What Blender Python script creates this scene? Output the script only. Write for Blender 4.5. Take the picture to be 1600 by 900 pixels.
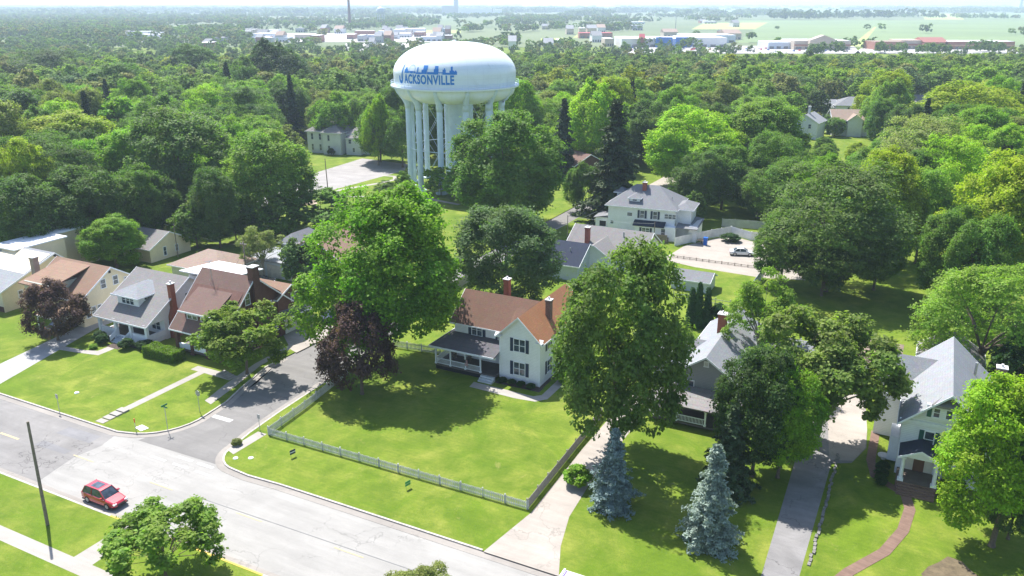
import bpy, bmesh, math, random
import numpy as np
from mathutils import Vector, Matrix
from mathutils.geometry import tessellate_polygon
R = math.radians
for o in list(bpy.data.objects): bpy.data.objects.remove(o)
SC = bpy.context.scene
COL = SC.collection
# ------------------------------------------------------------------ camera, sky, sun, exposure
FPX, CAM_H, PITCH = 1290.0, 46.0, math.atan(445/1290.0)
cd = bpy.data.cameras.new('camera'); cam = bpy.data.objects.new('camera', cd); COL.objects.link(cam)
cam.location = (0, 0, CAM_H); cam.rotation_euler = (R(90)-PITCH, 0, 0)
cd.sensor_width = 36; cd.lens = 36*FPX/1600; cd.clip_start = .5; cd.clip_end = 60000
SC.camera = cam
SUN_EL = 57.5; SHX, SHY = .5, -.866           # ground direction in which shadows fall
w = bpy.data.worlds.new('World'); SC.world = w; w.use_nodes = True
nt = w.node_tree; bg = nt.nodes['Background']
sky = nt.nodes.new('ShaderNodeTexSky'); sky.sky_type = 'NISHITA'; sky.sun_disc = False
sky.sun_elevation = R(SUN_EL); sky.sun_rotation = math.atan2(-SHX, -SHY)
sky.air_density = 1.0; sky.dust_density = 1.0; sky.ozone_density = 1.0
nt.links.new(sky.outputs[0], bg.inputs[0]); bg.inputs[1].default_value = .13
sd = bpy.data.lights.new('sun', 'SUN'); sun = bpy.data.objects.new('sun', sd); COL.objects.link(sun)
sd.energy = 5.0; sd.angle = R(.53); sd.color = (1, .965, .91)
ce = math.cos(R(SUN_EL))
sun.rotation_euler = Vector((SHX*ce, SHY*ce, -math.sin(R(SUN_EL)))).to_track_quat('-Z', 'Y').to_euler()
sun.location = (0, 200, 300)
SC.view_settings.view_transform = 'Standard'; SC.view_settings.look = 'None'
SC.view_settings.gamma = 1; SC.view_settings.exposure = .92
SC.cycles.max_bounces = 6; SC.cycles.diffuse_bounces = 3; SC.cycles.glossy_bounces = 2
SC.cycles.transmission_bounces = 3; SC.cycles.transparent_max_bounces = 6; SC.cycles.volume_bounces = 1
# ------------------------------------------------------------------ coordinates
# The block is a grid: a runs along the main street, b runs back from it.
GA = R(-27); OX, OY = 3.487, 94.80
ca, sa = math.cos(GA), math.sin(GA)
def W(a, b, z=0): return (OX+a*ca-b*sa, OY+a*sa+b*ca, z)
def AB(X, Y): return ((X-OX)*ca+(Y-OY)*sa, -(X-OX)*sa+(Y-OY)*ca)
_s, _c = math.sin(PITCH), math.cos(PITCH)
def G(x, y, z=0):                               # point of the plane at height z seen at x, y of the photograph
    u = (x-800)/FPX; v = (450-y)/FPX; t = (CAM_H-z)/(_s-v*_c)
    return (u*t, (_c+v*_s)*t)
def PX(X, Y, z=0):
    d = Y*_c+(CAM_H-z)*_s; return (800+FPX*X/d, 450-FPX*(Y*_s-(CAM_H-z)*_c)/d)
# ------------------------------------------------------------------ materials
MATS = {}
def newmat(name):
    m = bpy.data.materials.new(name); m.use_nodes = True
    return m, m.node_tree, m.node_tree.nodes['Principled BSDF']
def N(t, typ, **k):
    n = t.nodes.new(typ)
    for a, v in k.items():
        if a in n.inputs: n.inputs[a].default_value = v
        else: setattr(n, a, v)
    return n
def mixc(t, fac, A, B, mode='MIX'):
    n = t.nodes.new('ShaderNodeMix'); n.data_type = 'RGBA'; n.blend_type = mode
    def put(i, v):
        if isinstance(v, bpy.types.NodeSocket): t.links.new(v, n.inputs[i])
        elif isinstance(v, (int, float)): n.inputs[i].default_value = v
        else: n.inputs[i].default_value = tuple(v[:3])+(1,)
    put(0, fac); put(6, A); put(7, B)
    return n.outputs[2]
def ramp(t, src, a, b, va=0, vb=1):
    n = t.nodes.new('ShaderNodeMapRange'); n.clamp = True
    t.links.new(src, n.inputs[0]); n.inputs[1].default_value = a; n.inputs[2].default_value = b
    n.inputs[3].default_value = va; n.inputs[4].default_value = vb
    return n.outputs[0]
def noise(t, scale, detail=4, rough=.6, vec=None, dist=0):
    n = N(t, 'ShaderNodeTexNoise'); n.inputs['Scale'].default_value = scale
    n.inputs['Detail'].default_value = detail; n.inputs['Roughness'].default_value = rough
    n.inputs['Distortion'].default_value = dist
    if vec is not None: t.links.new(vec, n.inputs['Vector'])
    return n.outputs[0]
def plain(name, col, rough=.7, var=.18, scale=1.5, metal=0, spec=.4, bump=0, coat=0):
    if name in MATS: return MATS[name]
    m, t, p = newmat(name)
    tc = N(t, 'ShaderNodeTexCoord').outputs['Object']
    n1 = noise(t, scale, 5, .65, tc)
    c = mixc(t, ramp(t, n1, .3, .7), [v*(1-var) for v in col], [min(1, v*(1+var)) for v in col])
    t.links.new(c, p.inputs['Base Color']); p.inputs['Roughness'].default_value = rough
    p.inputs['Metallic'].default_value = metal; p.inputs['Specular IOR Level'].default_value = spec
    p.inputs['Coat Weight'].default_value = coat
    if bump:
        b = N(t, 'ShaderNodeBump'); b.inputs['Strength'].default_value = bump
        t.links.new(noise(t, scale*12, 3, .6, tc), b.inputs['Height']); t.links.new(b.outputs[0], p.inputs['Normal'])
    MATS[name] = m; return m
def siding(name, col, pitch=.2):                # clapboards: a saw tooth in height
    if name in MATS: return MATS[name]
    m, t, p = newmat(name)
    tc = N(t, 'ShaderNodeTexCoord').outputs['Object']
    sx = N(t, 'ShaderNodeSeparateXYZ'); t.links.new(tc, sx.inputs[0])
    f = N(t, 'ShaderNodeMath', operation='FRACT'); mu = N(t, 'ShaderNodeMath', operation='MULTIPLY')
    mu.inputs[1].default_value = 1/pitch; t.links.new(sx.outputs[2], mu.inputs[0]); t.links.new(mu.outputs[0], f.inputs[0])
    line = ramp(t, f.outputs[0], .0, .14, 1, 0)
    n1 = ramp(t, noise(t, .8, 5, .7, tc), .35, .75)
    c = mixc(t, n1, col, [v*.86 for v in col])
    c = mixc(t, line, c, [v*.55 for v in col])
    t.links.new(c, p.inputs['Base Color']); p.inputs['Roughness'].default_value = .55
    b = N(t, 'ShaderNodeBump'); b.inputs['Strength'].default_value = .5; b.inputs['Distance'].default_value = .03
    t.links.new(f.outputs[0], b.inputs['Height']); t.links.new(b.outputs[0], p.inputs['Normal'])
    MATS[name] = m; return m
def brick(name, col, col2, mortar=(.3, .27, .24), sc=4.0):
    if name in MATS: return MATS[name]
    m, t, p = newmat(name)
    tc = N(t, 'ShaderNodeTexCoord').outputs['Object']
    sp = N(t, 'ShaderNodeSeparateXYZ'); t.links.new(tc, sp.inputs[0])
    ad = N(t, 'ShaderNodeMath', operation='ADD'); t.links.new(sp.outputs[0], ad.inputs[0]); t.links.new(sp.outputs[1], ad.inputs[1])
    cb = N(t, 'ShaderNodeCombineXYZ'); t.links.new(ad.outputs[0], cb.inputs[0]); t.links.new(sp.outputs[2], cb.inputs[1])
    b = N(t, 'ShaderNodeTexBrick'); t.links.new(cb.outputs[0], b.inputs['Vector'])
    b.inputs['Scale'].default_value = sc; b.inputs['Mortar Size'].default_value = .018
    b.inputs['Color1'].default_value = col+(1,); b.inputs['Color2'].default_value = col2+(1,); b.inputs['Mortar'].default_value = mortar+(1,)
    c = mixc(t, ramp(t, noise(t, 1.2, 4, .6, tc), .3, .75), b.outputs[0], [v*.55 for v in col], 'MIX')
    c2 = mixc(t, .5, b.outputs[0], c)
    t.links.new(c2, p.inputs['Base Color']); p.inputs['Roughness'].default_value = .85
    MATS[name] = m; return m
def shingle(name, col, streak=.25):
    if name in MATS: return MATS[name]
    m, t, p = newmat(name)
    tc = N(t, 'ShaderNodeTexCoord').outputs['Object']
    sp = N(t, 'ShaderNodeSeparateXYZ'); t.links.new(tc, sp.inputs[0])
    mu = N(t, 'ShaderNodeMath', operation='MULTIPLY'); mu.inputs[1].default_value = 5.2; t.links.new(sp.outputs[2], mu.inputs[0])
    f = N(t, 'ShaderNodeMath', operation='FRACT'); t.links.new(mu.outputs[0], f.inputs[0])
    mp = N(t, 'ShaderNodeMapping'); mp.inputs['Scale'].default_value = (1, 1, .8); t.links.new(tc, mp.inputs[0])
    vo = N(t, 'ShaderNodeTexVoronoi'); vo.inputs['Scale'].default_value = 3.2; t.links.new(mp.outputs[0], vo.inputs['Vector'])
    n1 = ramp(t, noise(t, .45, 5, .7, tc), .3, .72); n2 = ramp(t, noise(t, 7, 3, .7, tc), .3, .7)
    c = mixc(t, n1, [v*(1-streak) for v in col], [v*(1+streak*.6) for v in col])
    c = mixc(t, ramp(t, noise(t, 1.4, 6, .8, tc, .7), .5, .72, 0, .45), c, [v*.62 for v in col])
    c = mixc(t, .22, c, vo.outputs['Color'], 'OVERLAY')
    hs = N(t, 'ShaderNodeHueSaturation'); t.links.new(c, hs.inputs['Color'])
    bw = mixc(t, .45, c, [v for v in col])
    c = mixc(t, n2, bw, [v*.72 for v in col])
    c = mixc(t, ramp(t, f.outputs[0], 0, .16, .35, 0), c, [v*.4 for v in col])
    t.links.new(c, p.inputs['Base Color']); p.inputs['Roughness'].default_value = .9; p.inputs['Specular IOR Level'].default_value = .25
    b = N(t, 'ShaderNodeBump'); b.inputs['Strength'].default_value = .35; b.inputs['Distance'].default_value = .04
    t.links.new(f.outputs[0], b.inputs['Height']); t.links.new(b.outputs[0], p.inputs['Normal'])
    MATS[name] = m; return m
def leafmat(name, trans=.35):
    m, t, p = newmat(name)
    oi = N(t, 'ShaderNodeObjectInfo'); at = N(t, 'ShaderNodeAttribute'); at.attribute_name = 'tint'
    s = N(t, 'ShaderNodeSeparateColor'); t.links.new(at.outputs['Color'], s.inputs[0])
    hs = N(t, 'ShaderNodeHueSaturation'); t.links.new(oi.outputs['Color'], hs.inputs['Color'])
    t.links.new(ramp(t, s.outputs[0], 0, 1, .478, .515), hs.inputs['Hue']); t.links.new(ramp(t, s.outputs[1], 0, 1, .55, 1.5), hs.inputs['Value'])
    t.links.new(hs.outputs[0], p.inputs['Base Color']); p.inputs['Roughness'].default_value = .62; p.inputs['Specular IOR Level'].default_value = .25
    tr = N(t, 'ShaderNodeBsdfTranslucent')
    tcx = mixc(t, 1.0, hs.outputs[0], (1.08, 1.3, .5), 'MULTIPLY'); t.links.new(tcx, tr.inputs[0])
    mx = N(t, 'ShaderNodeMixShader'); mx.inputs[0].default_value = trans
    t.links.new(p.outputs[0], mx.inputs[1]); t.links.new(tr.outputs[0], mx.inputs[2])
    t.links.new(mx.outputs[0], t.nodes['Material Output'].inputs[0])
    return m
def vleafmat(name, trans=.3):                    # colour of each tree of a far wood is stored with its leaves
    m, t, p = newmat(name)
    at = N(t, 'ShaderNodeAttribute'); at.attribute_name = 'tint'
    t.links.new(at.outputs['Color'], p.inputs['Base Color']); p.inputs['Roughness'].default_value = .7; p.inputs['Specular IOR Level'].default_value = .2
    tr = N(t, 'ShaderNodeBsdfTranslucent'); t.links.new(at.outputs['Color'], tr.inputs[0])
    mx = N(t, 'ShaderNodeMixShader'); mx.inputs[0].default_value = trans
    t.links.new(p.outputs[0], mx.inputs[1]); t.links.new(tr.outputs[0], mx.inputs[2])
    t.links.new(mx.outputs[0], t.nodes['Material Output'].inputs[0])
    return m
LEAF = leafmat('leaves', .5); NEEDLE = leafmat('needles', .15); WOODS = vleafmat('far_leaves', .35)
BARK = plain('bark', (.13, .10, .075), .9, .35, 3, bump=.4)
PALEBARK = plain('pale_bark', (.3, .27, .23), .9, .3, 3)
def grassmat(name, far=False, mul=1.0):
    m, t, p = newmat(name)
    tc = N(t, 'ShaderNodeTexCoord').outputs['Object']
    big = ramp(t, noise(t, .035, 4, .6, tc), .35, .65); mid = ramp(t, noise(t, .28, 6, .65, tc, .4), .35, .68)
    fine = ramp(t, noise(t, 5.5, 4, .75, tc), .3, .72)
    a, b2, c3 = (.110, .188, .012), (.190, .275, .020), (.31, .32, .06)
    if mul != 1.0: a, b2, c3 = [[v*mul for v in q] for q in (a, b2, c3)]
    c = mixc(t, big, a, b2); c = mixc(t, ramp(t, noise(t, .13, 6, .75, tc, .6), .40, .66, 0, .9), c, c3)
    c = mixc(t, mid, c, [v*.86 for v in a]); 
    c = mixc(t, ramp(t, noise(t, .30, 7, .8, tc, 1.0), .60, .74, 0, .7), c, (.36, .30, .12))   # dry thatch
    mp = N(t, 'ShaderNodeMapping'); mp.inputs['Rotation'].default_value = (0, 0, R(27)); t.links.new(tc, mp.inputs[0])
    wv = N(t, 'ShaderNodeTexWave'); wv.wave_type = 'BANDS'; wv.bands_direction = 'Y'; wv.inputs['Scale'].default_value = .55
    wv.inputs['Distortion'].default_value = 2.5; wv.inputs['Detail'].default_value = 3; t.links.new(mp.outputs[0], wv.inputs['Vector'])
    c = mixc(t, ramp(t, wv.outputs[1], .2, .8, 0, .08), c, [v*.6 for v in a])
    c = mixc(t, ramp(t, noise(t, 1.1, 5, .8, tc, 1.2), .56, .70, 0, .45), c, (.07, .14, .012))   # clover and weeds
    c = mixc(t, ramp(t, noise(t, .55, 8, .85, tc, 1.4), .63, .72, 0, .6), c, (.30, .235, .12))
    c = mixc(t, fine, mixc(t, .3, c, (.03, .06, .006)), c)
    t.links.new(c, p.inputs['Base Color']); p.inputs['Roughness'].default_value = .85; p.inputs['Specular IOR Level'].default_value = .13
    b = N(t, 'ShaderNodeBump'); b.inputs['Strength'].default_value = .6; b.inputs['Distance'].default_value = .12
    t.links.new(noise(t, 9, 5, .8, tc), b.inputs['Height']); t.links.new(b.outputs[0], p.inputs['Normal'])
    return m
GRASS = grassmat('grass')
def roadmat(name, col, crack=.35, seam=False, patch=.2):
    m, t, p = newmat(name)
    tc = N(t, 'ShaderNodeTexCoord').outputs['Object']
    mp = N(t, 'ShaderNodeMapping'); mp.inputs['Rotation'].default_value = (0, 0, -GA); t.links.new(tc, mp.inputs[0])
    mp2 = N(t, 'ShaderNodeMapping'); mp2.inputs['Scale'].default_value = (.12, 1, 1); t.links.new(mp.outputs[0], mp2.inputs[0])
    streak = ramp(t, noise(t, .9, 5, .7, mp2.outputs[0]), .35, .7)
    n1 = ramp(t, noise(t, .22, 6, .7, tc, .5), .3, .7); fine = ramp(t, noise(t, 14, 3, .7, tc), .3, .7)
    c = mixc(t, n1, [v*(1-patch) for v in col], [v*(1+patch*.6) for v in col])
    c = mixc(t, ramp(t, noise(t, .6, 3, .6, mp2.outputs[0]), .5, .75, 0, .35), c, [v*.72 for v in col])
    c = mixc(t, streak, c, mixc(t, .4, c, [v*.55 for v in col])); c = mixc(t, ramp(t, noise(t, 1.7, 5, .8, tc, .5), .60, .78, 0, .35), c, [v*.5 for v in col]); c = mixc(t, fine, c, mixc(t, .18, c, (.1, .1, .1)))
    vo = N(t, 'ShaderNodeTexVoronoi'); vo.feature = 'DISTANCE_TO_EDGE'; vo.inputs['Scale'].default_value = .13
    nn = N(t, 'ShaderNodeTexNoise'); nn.inputs['Scale'].default_value = .5; nn.inputs['Detail'].default_value = 5; t.links.new(tc, nn.inputs['Vector'])
    dv = mixc(t, .35, tc, nn.outputs['Color'], 'ADD'); sc = N(t, 'ShaderNodeVectorMath', operation='ADD')
    t.links.new(tc, sc.inputs[0]); ms = N(t, 'ShaderNodeVectorMath', operation='SCALE'); ms.inputs['Scale'].default_value = 5; t.links.new(nn.outputs['Color'], ms.inputs[0]); t.links.new(ms.outputs[0], sc.inputs[1])
    t.links.new(sc.outputs[0], vo.inputs['Vector'])
    gate = ramp(t, noise(t, .12, 2, .5, tc), .42, .56)
    ck = ramp(t, vo.outputs['Distance'], .0035, .009, crack, 0)
    mm = N(t, 'ShaderNodeMath', operation='MULTIPLY'); t.links.new(ck, mm.inputs[0]); t.links.new(gate, mm.inputs[1])
    c = mixc(t, mm.outputs[0], c, [v*.28 for v in col])
    t.links.new(c, p.inputs['Base Color']); p.inputs['Roughness'].default_value = .9; p.inputs['Specular IOR Level'].default_value = .2
    return m
CONC = roadmat('street_concrete', (.36, .347, .325), .38, patch=.11)
OLDASPH = roadmat('old_asphalt', (.262, .25, .24), .6, patch=.25)
SIDEASPH = roadmat('side_street_asphalt', (.225, .215, .205), .5, patch=.18)
PATH = roadmat('path_concrete', (.40, .37, .335), .25, patch=.14)
DRIVE = roadmat('driveway_concrete', (.41, .365, .32), .35, patch=.16)
GREYDRIVE = roadmat('grey_driveway', (.26, .25, .245), .6, patch=.3)
KERB = plain('kerb_concrete', (.42, .385, .35), .9, .25, 2)
YELLOW = plain('yellow_paint', (.62, .40, .06), .7, .2, 3)
YELLOWLINE = plain('faded_yellow_line', (.50, .40, .22), .8, .15, 3)
WHITELINE = plain('faded_white_line', (.44, .43, .42), .8, .12, 3)
WHITE = plain('white_trim', (.79, .81, .85), .5, .06, 2)
WHITESIDE = siding('white_clapboard', (.86, .875, .91))
GREYSIDE = siding('grey_clapboard', (.27, .29, .31))
CREAMSIDE = siding('cream_clapboard', (.80, .69, .50))
OLDSIDE = siding('weathered_white_clapboard', (.74, .76, .78), .28)
SOFTSIDE = siding('soft_green_clapboard', (.50, .52, .44))
BLUESIDE = siding('pale_blue_clapboard', (.55, .60, .66))
REDBRICK = brick('dark_red_brick', (.105, .038, .028), (.15, .055, .038), (.16, .12, .1))
CHIMBRICK = brick('chimney_brick', (.30, .07, .04), (.36, .1, .06), (.3, .2, .16))
OLDBRICK = brick('old_brick', (.17, .08, .06), (.22, .11, .09))
PAVERS = brick('brick_paving', (.17, .10, .075), (.22, .135, .10), (.18, .145, .12), 3)
R_BROWN = shingle('brown_shingles', (.19, .11, .08), .3); R_ORANGE = shingle('rust_shingles', (.40, .185, .088), .3)
R_TAN = shingle('tan_shingles', (.30, .195, .14)); R_GREY = shingle('grey_shingles', (.23, .235, .25)); R_LIGHT = shingle('light_grey_shingles', (.30, .31, .33))
R_RED = shingle('red_brown_shingles', (.205, .130, .110), .28); R_WARM = shingle('warm_grey_shingles', (.255, .24, .235)); R_DARK = shingle('dark_blue_shingles', (.035, .045, .075))
R_PORCH = shingle('dark_porch_shingles', (.12, .115, .125)); R_PINK = shingle('pink_tan_shingles', (.36, .27, .22))
R_WHITE = plain('white_membrane_roof', (.75, .76, .78), .6, .06, .5)
GLASS = plain('window_glass', (.055, .075, .10), .07, .85, 1.3, spec=.9)
DARK = plain('dark_opening', (.015, .016, .02), .8)
NAVY = plain('navy_paint', (.018, .032, .075), .5); GREENP = plain('green_paint', (.02, .10, .085), .5); CREAM = plain('cream_paint', (.68, .64, .55), .6, .08)
METAL = plain('galvanised_metal', (.42, .43, .45), .45, .15, 3, metal=.6); BLACK = plain('black_paint', (.02, .02, .022), .5)
WOOD = plain('weathered_wood', (.20, .165, .13), .9, .35, 4, bump=.3); GREYWOOD = plain('grey_fence_wood', (.33, .30, .27), .9, .25, 4)
CHALK = plain('chimney_cap', (.62, .61, .60), .8); TYRE = plain('tyre_rubber', (.02, .02, .02), .85); FLOORP = plain('porch_floor_paint', (.10, .085, .085), .6)
SOIL = plain('mulch', (.075, .055, .045), .95, .4, 4, bump=.5)
# ------------------------------------------------------------------ object helpers
def tag(o, label=None, cat=None, group=None, kind=None):
    if label: o['label'] = label
    if cat: o['category'] = cat
    if group: o['group'] = group
    if kind: o['kind'] = kind
    return o
class MB:
    def __init__(s, org=(0, 0, 0)): s.v = []; s.f = []; s.o = org
    def add(s, vs, fs):
        n = len(s.v); s.v += [(x-s.o[0], y-s.o[1], z-s.o[2]) for x, y, z in vs]; s.f += [tuple(n+i for i in f) for f in fs]; return s
    def box(s, x0, x1, y0, y1, z0, z1):
        return s.add([(x0,y0,z0),(x1,y0,z0),(x1,y1,z0),(x0,y1,z0),(x0,y0,z1),(x1,y0,z1),(x1,y1,z1),(x0,y1,z1)],
                     [(3,2,1,0),(4,5,6,7),(0,1,5,4),(1,2,6,5),(2,3,7,6),(3,0,4,7)])
    def prism(s, poly, z0, z1):
        n = len(poly); return s.add([(x,y,z0) for x,y in poly]+[(x,y,z1) for x,y in poly],
            [tuple(range(n-1,-1,-1)), tuple(range(n,2*n))]+[(i,(i+1)%n,(i+1)%n+n,i+n) for i in range(n)])
    def slab(s, pts, th):                        # a plate with its top on pts
        n = len(pts); return s.add([(x,y,z-th) for x,y,z in pts]+list(pts),
            [tuple(range(n-1,-1,-1)), tuple(range(n,2*n))]+[(i,(i+1)%n,(i+1)%n+n,i+n) for i in range(n)])
    def tube(s, pts, rad, n=8):
        rings = []
        for i, p in enumerate(pts):
            p = Vector(p); a = Vector(pts[max(i-1, 0)]); b = Vector(pts[min(i+1, len(pts)-1)]); d = (b-a).normalized()
            u = d.cross(Vector((0,0,1)) if abs(d.z) < .9 else Vector((1,0,0))).normalized(); v = d.cross(u)
            r = rad[i] if isinstance(rad, (list, tuple)) else rad
            rings += [tuple(p+u*math.cos(2*math.pi*k/n)*r+v*math.sin(2*math.pi*k/n)*r) for k in range(n)]
        m = len(pts); fs = [(i*n+k, i*n+(k+1)%n, (i+1)*n+(k+1)%n, (i+1)*n+k) for i in range(m-1) for k in range(n)]
        return s.add(rings, fs+[tuple(range(n-1,-1,-1)), tuple(range((m-1)*n, m*n))])
    def lathe(s, prof, n=32, c=(0,0)):
        vs = [(c[0]+r*math.cos(2*math.pi*k/n), c[1]+r*math.sin(2*math.pi*k/n), z) for r, z in prof for k in range(n)]
        m = len(prof); return s.add(vs, [(i*n+k, i*n+(k+1)%n, (i+1)*n+(k+1)%n, (i+1)*n+k) for i in range(m-1) for k in range(n)])
    def build(s, name, mat, parent=None, smooth=False, recalc=True):
        me = bpy.data.meshes.new(name); me.from_pydata(s.v, [], s.f)
        if recalc:
            bm = bmesh.new(); bm.from_mesh(me); bmesh.ops.recalc_face_normals(bm, faces=bm.faces); bm.to_mesh(me); bm.free()
        me.materials.append(mat)
        if smooth: me.polygons.foreach_set('use_smooth', [True]*len(me.polygons))
        o = bpy.data.objects.new(name, me); COL.objects.link(o)
        if parent: o.parent = parent
        return o
def empty(name, loc, rz=0, label=None, cat=None, group=None):
    o = bpy.data.objects.new(name, None); COL.objects.link(o); o.location = loc; o.rotation_euler = (0,0,rz); o.empty_display_size = .5
    return tag(o, label, cat, group)
def copy_tree(o, parent=None, chs=None):
    c = o.copy(); COL.objects.link(c)
    if parent: c.parent = parent
    for k in o.children: copy_tree(k, c)
    return c
def sheet(name, polys, z, mat, kind='structure', **k):      # flat outlines given in grid coordinates
    mb = MB()
    for p in polys: mb.add([W(a, b, z) for a, b in p], [tuple(range(len(p)))])
    o = mb.build(name, mat); tag(o, kind=kind, **k); 
    for pl in o.data.polygons:
        if pl.normal.z < 0: pl.flip()
    return o
# ------------------------------------------------------------------ ground with a cut for the streets
def arc(cx, cy, r, a0, a1, n=7): return [(cx+r*math.cos(R(a0+(a1-a0)*i/n)), cy+r*math.sin(R(a0+(a1-a0)*i/n))) for i in range(n+1)]
B0, B1 = -43.5, -32.2
SL, SR = -34.0, -24.9          # side street kerbs
far = 1200.0
left_kerb = [(-far, B1), (-38.0, B1)]+arc(-38.0, B1+6.4, 6.2, -90, 0, 8)[1:]+[(-32.3, -21), (-33.6, -17), (-35.2, -11), (-35.2, -7.5)]
right_kerb = [(-25.6, -2), (-25.3, -12), (-24.9, -20), (-24.4, -25.5)]+arc(-20.2, -28.6, 3.6, 180, 270, 7)+[(-18, -32.4), (-14, B1)]
sideL = [(-35.2, -7.5), (-34.8, 3), (-34.4, 60), (-34.4, 98)]; sideR = [(-29.6, 98), (-29.4, 60), (-28.6, 20), (-26.4, 3), (-25.6, -2)]
outline = left_kerb+sideL[1:]+sideR+right_kerb[1:]+[(far, B1), (far, B0), (-far, B0)]
HW = [Vector(W(a, b, 0)) for a, b in outline]
BIG = 14000.0
outer = [Vector((-BIG, -BIG*.2, 0)), Vector((BIG, -BIG*.2, 0)), Vector((BIG, BIG, 0)), Vector((-BIG, BIG, 0))]
allp = outer+HW; tris = tessellate_polygon([outer, HW])
g = MB(); g.add([tuple(v) for v in allp], [tuple(t) for t in tris]); go = g.build('ground', GRASS); go['kind'] = 'structure'
for pl in go.data.polygons:
    if pl.normal.z < 0: pl.flip()
sheet('street', [[(-far, B0-.1), (far, B0-.1), (far, B1+.1), (-far, B1+.1)], [(-40, B1+.1), (-14, B1+.1), (-20.2, -25), (-24, -10), (-25, 6), (-28, 100), (-36, 100), (-36, -6), (-33, -15), (-31.5, -27)]], -.13, CONC)
sheet('side_street', [[(-32.2, -27.6), (-20.8, -32.2), (-34.3, -32.4), (-33.8, -30.2)][::-1], [(-34.3, -32.3), (-21.6, -32.1), (-24.2, -27), (-24, -10), (-25, 6), (-28, 100), (-36, 100), (-36, -6), (-33, -15), (-31.9, -25)]][1:], -.122, SIDEASPH)
sheet('old_asphalt', [[(-far, B0+.5), (-36.3, B0+.5), (-37.4, -38), (-36.9, -35), (-37.6, B1-.45), (-far, B1-.45)]], -.124, OLDASPH)
sheet('asphalt_patch', [[(-43.8, -38.2), (-38.9, -38.0), (-38.8, -37.2), (-43.6, -37.1)], [(-44, -35.4), (-38.6, -35.2), (-38.7, -33.6), (-43.9, -33.7)]], -.118, roadmat('patched_asphalt', (.24, .235, .24), .5))
def strip(path, off, wdt, z0, z1, name, mat, kind='structure'):
    P2 = [Vector(W(a, b, 0)).to_2d() for a, b in path]; A = []; B = []
    for i, p in enumerate(P2):
        d = (P2[min(i+1, len(P2)-1)]-P2[max(i-1, 0)]).normalized(); n = Vector((-d.y, d.x)); A.append(p+n*off); B.append(p+n*(off+wdt))
    mb = MB()
    for i in range(len(P2)-1):
        q = [A[i], A[i+1], B[i+1], B[i]]; mb.prism([(v.x, v.y) for v in q], z0, z1)
    return tag(mb.build(name, mat), kind=kind)
CONC_G = roadmat('gutter_concrete', (.34, .31, .28), .3, patch=.18)
strip(left_kerb, 0, .2, -.14, .015, 'kerb', KERB); strip(left_kerb, -.75, .75, -.14, -.108, 'gutter', CONC_G)
strip(right_kerb, 0, .2, -.14, .017, 'kerb', KERB); strip(right_kerb, -.75, .75, -.14, -.106, 'gutter', CONC_G)
strip([(-14, B1), (9.5, B1)], 0, .2, -.14, .016, 'kerb', KERB); strip([(-14, B1), (far, B1)], -.75, .75, -.14, -.107, 'gutter', CONC_G)
strip([(17.2, B1), (far, B1)], 0, .2, -.14, .016, 'kerb', KERB)
strip([(-24.5, B0), (-far, B0)], 0, .2, -.14, .016, 'kerb', KERB); strip([(-5.5, B0), (-24.5, B0)], 0, .2, -.14, .018, 'yellow_kerb', YELLOW)
strip([(far, B0), (-5.5, B0)], 0, .2, -.14, .016, 'kerb', KERB); strip([(far, B0), (-far, B0)], -.6, .6, -.14, -.1065, 'gutter', CONC_G)
dash = []
for k in range(-40, 60):
    a = -1.0+11.75*k
    if a < -38: dash.append([(a-1.6, -38.35), (a+1.6, -38.35), (a+1.6, -38.1), (a-1.6, -38.1)])
    else: dash.append([(a-1.6, -37.75), (a+1.6, -37.75), (a+1.6, -37.62), (a-1.6, -37.62)])
sheet('centre_line', dash, -.112, YELLOWLINE)
sheet('stop_line', [[(-31.9, -24.6), (-28.3, -24.6), (-28.3, -23.9), (-31.9, -23.9)]], -.114, WHITELINE)
sheet('crossing_marks', [[(-27.6+i*3, -33.0), (-25.4+i*3, -33.0), (-25.4+i*3, -32.6), (-27.6+i*3, -32.6)] for i in range(2)]+[[(-30.2+i*3.3, -34.2), (-28.0+i*3.3, -34.2), (-28.0+i*3.3, -33.9), (-30.2+i*3.3, -33.9)] for i in range(3)], -.113, WHITELINE)
strip([(-19, -37.5), (5, -37.2), (40, -37.4)], 0, .09, -.13, -.1195, 'road_seam', plain('tar', (.16, .16, .16), .8))
# paths and drives (each sheet 4 mm above the next)
sheet('path', [[(-far, -50.75), (far, -50.75), (far, -49.3), (-far, -49.3)]], .004, PATH)
sheet('path', [[(-22.0, -49.3), (-19.6, -49.3), (-19.9, -43.7), (-21.9, -43.7)]], .006, PATH)
sheet('driveway', [[(-70.4, -11), (-70.9, -11.5), (-67.8, -27), (-66.6, -31.9), (-61.4, -31.9), (-62.6, -28), (-67.6, -12), (-67.6, -6), (-70, -6)]], .008, roadmat('light_driveway', (.43, .425, .42), .2))
sheet('path', [[(-66.1, -19.9), (-62.5, -19.4), (-58.6, -18.6), (-58.6, -15.6), (-60.0, -15.6), (-60.0, -17.6), (-62, -18.3), (-66, -18.7)]], .012, PATH)
sheet('path', [[(-42.2, -27.9), (-41.1, -27.9), (-41.1, -15.5), (-42.2, -15.5)]], .012, PATH)
sheet('path', [[(-43.6, -16.2), (-41.1, -16.2), (-36.5, -16.4), (-36.5, -14.9), (-43.6, -14.9)]], .015, PATH)
sheet('path', [[(-34.9, -22), (-33.5, -22.4), (-34.6, -17), (-36.2, -11), (-36.5, -3), (-37.6, -3), (-37.3, -11), (-36.2, -17)]], .018, PATH)
sheet('driveway', [[(-40.8, -1.4), (-36.2, -5), (-34.8, -5.5), (-34.4, 6), (-36, 5), (-40.8, 3.6)]], .02, DRIVE)
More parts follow.
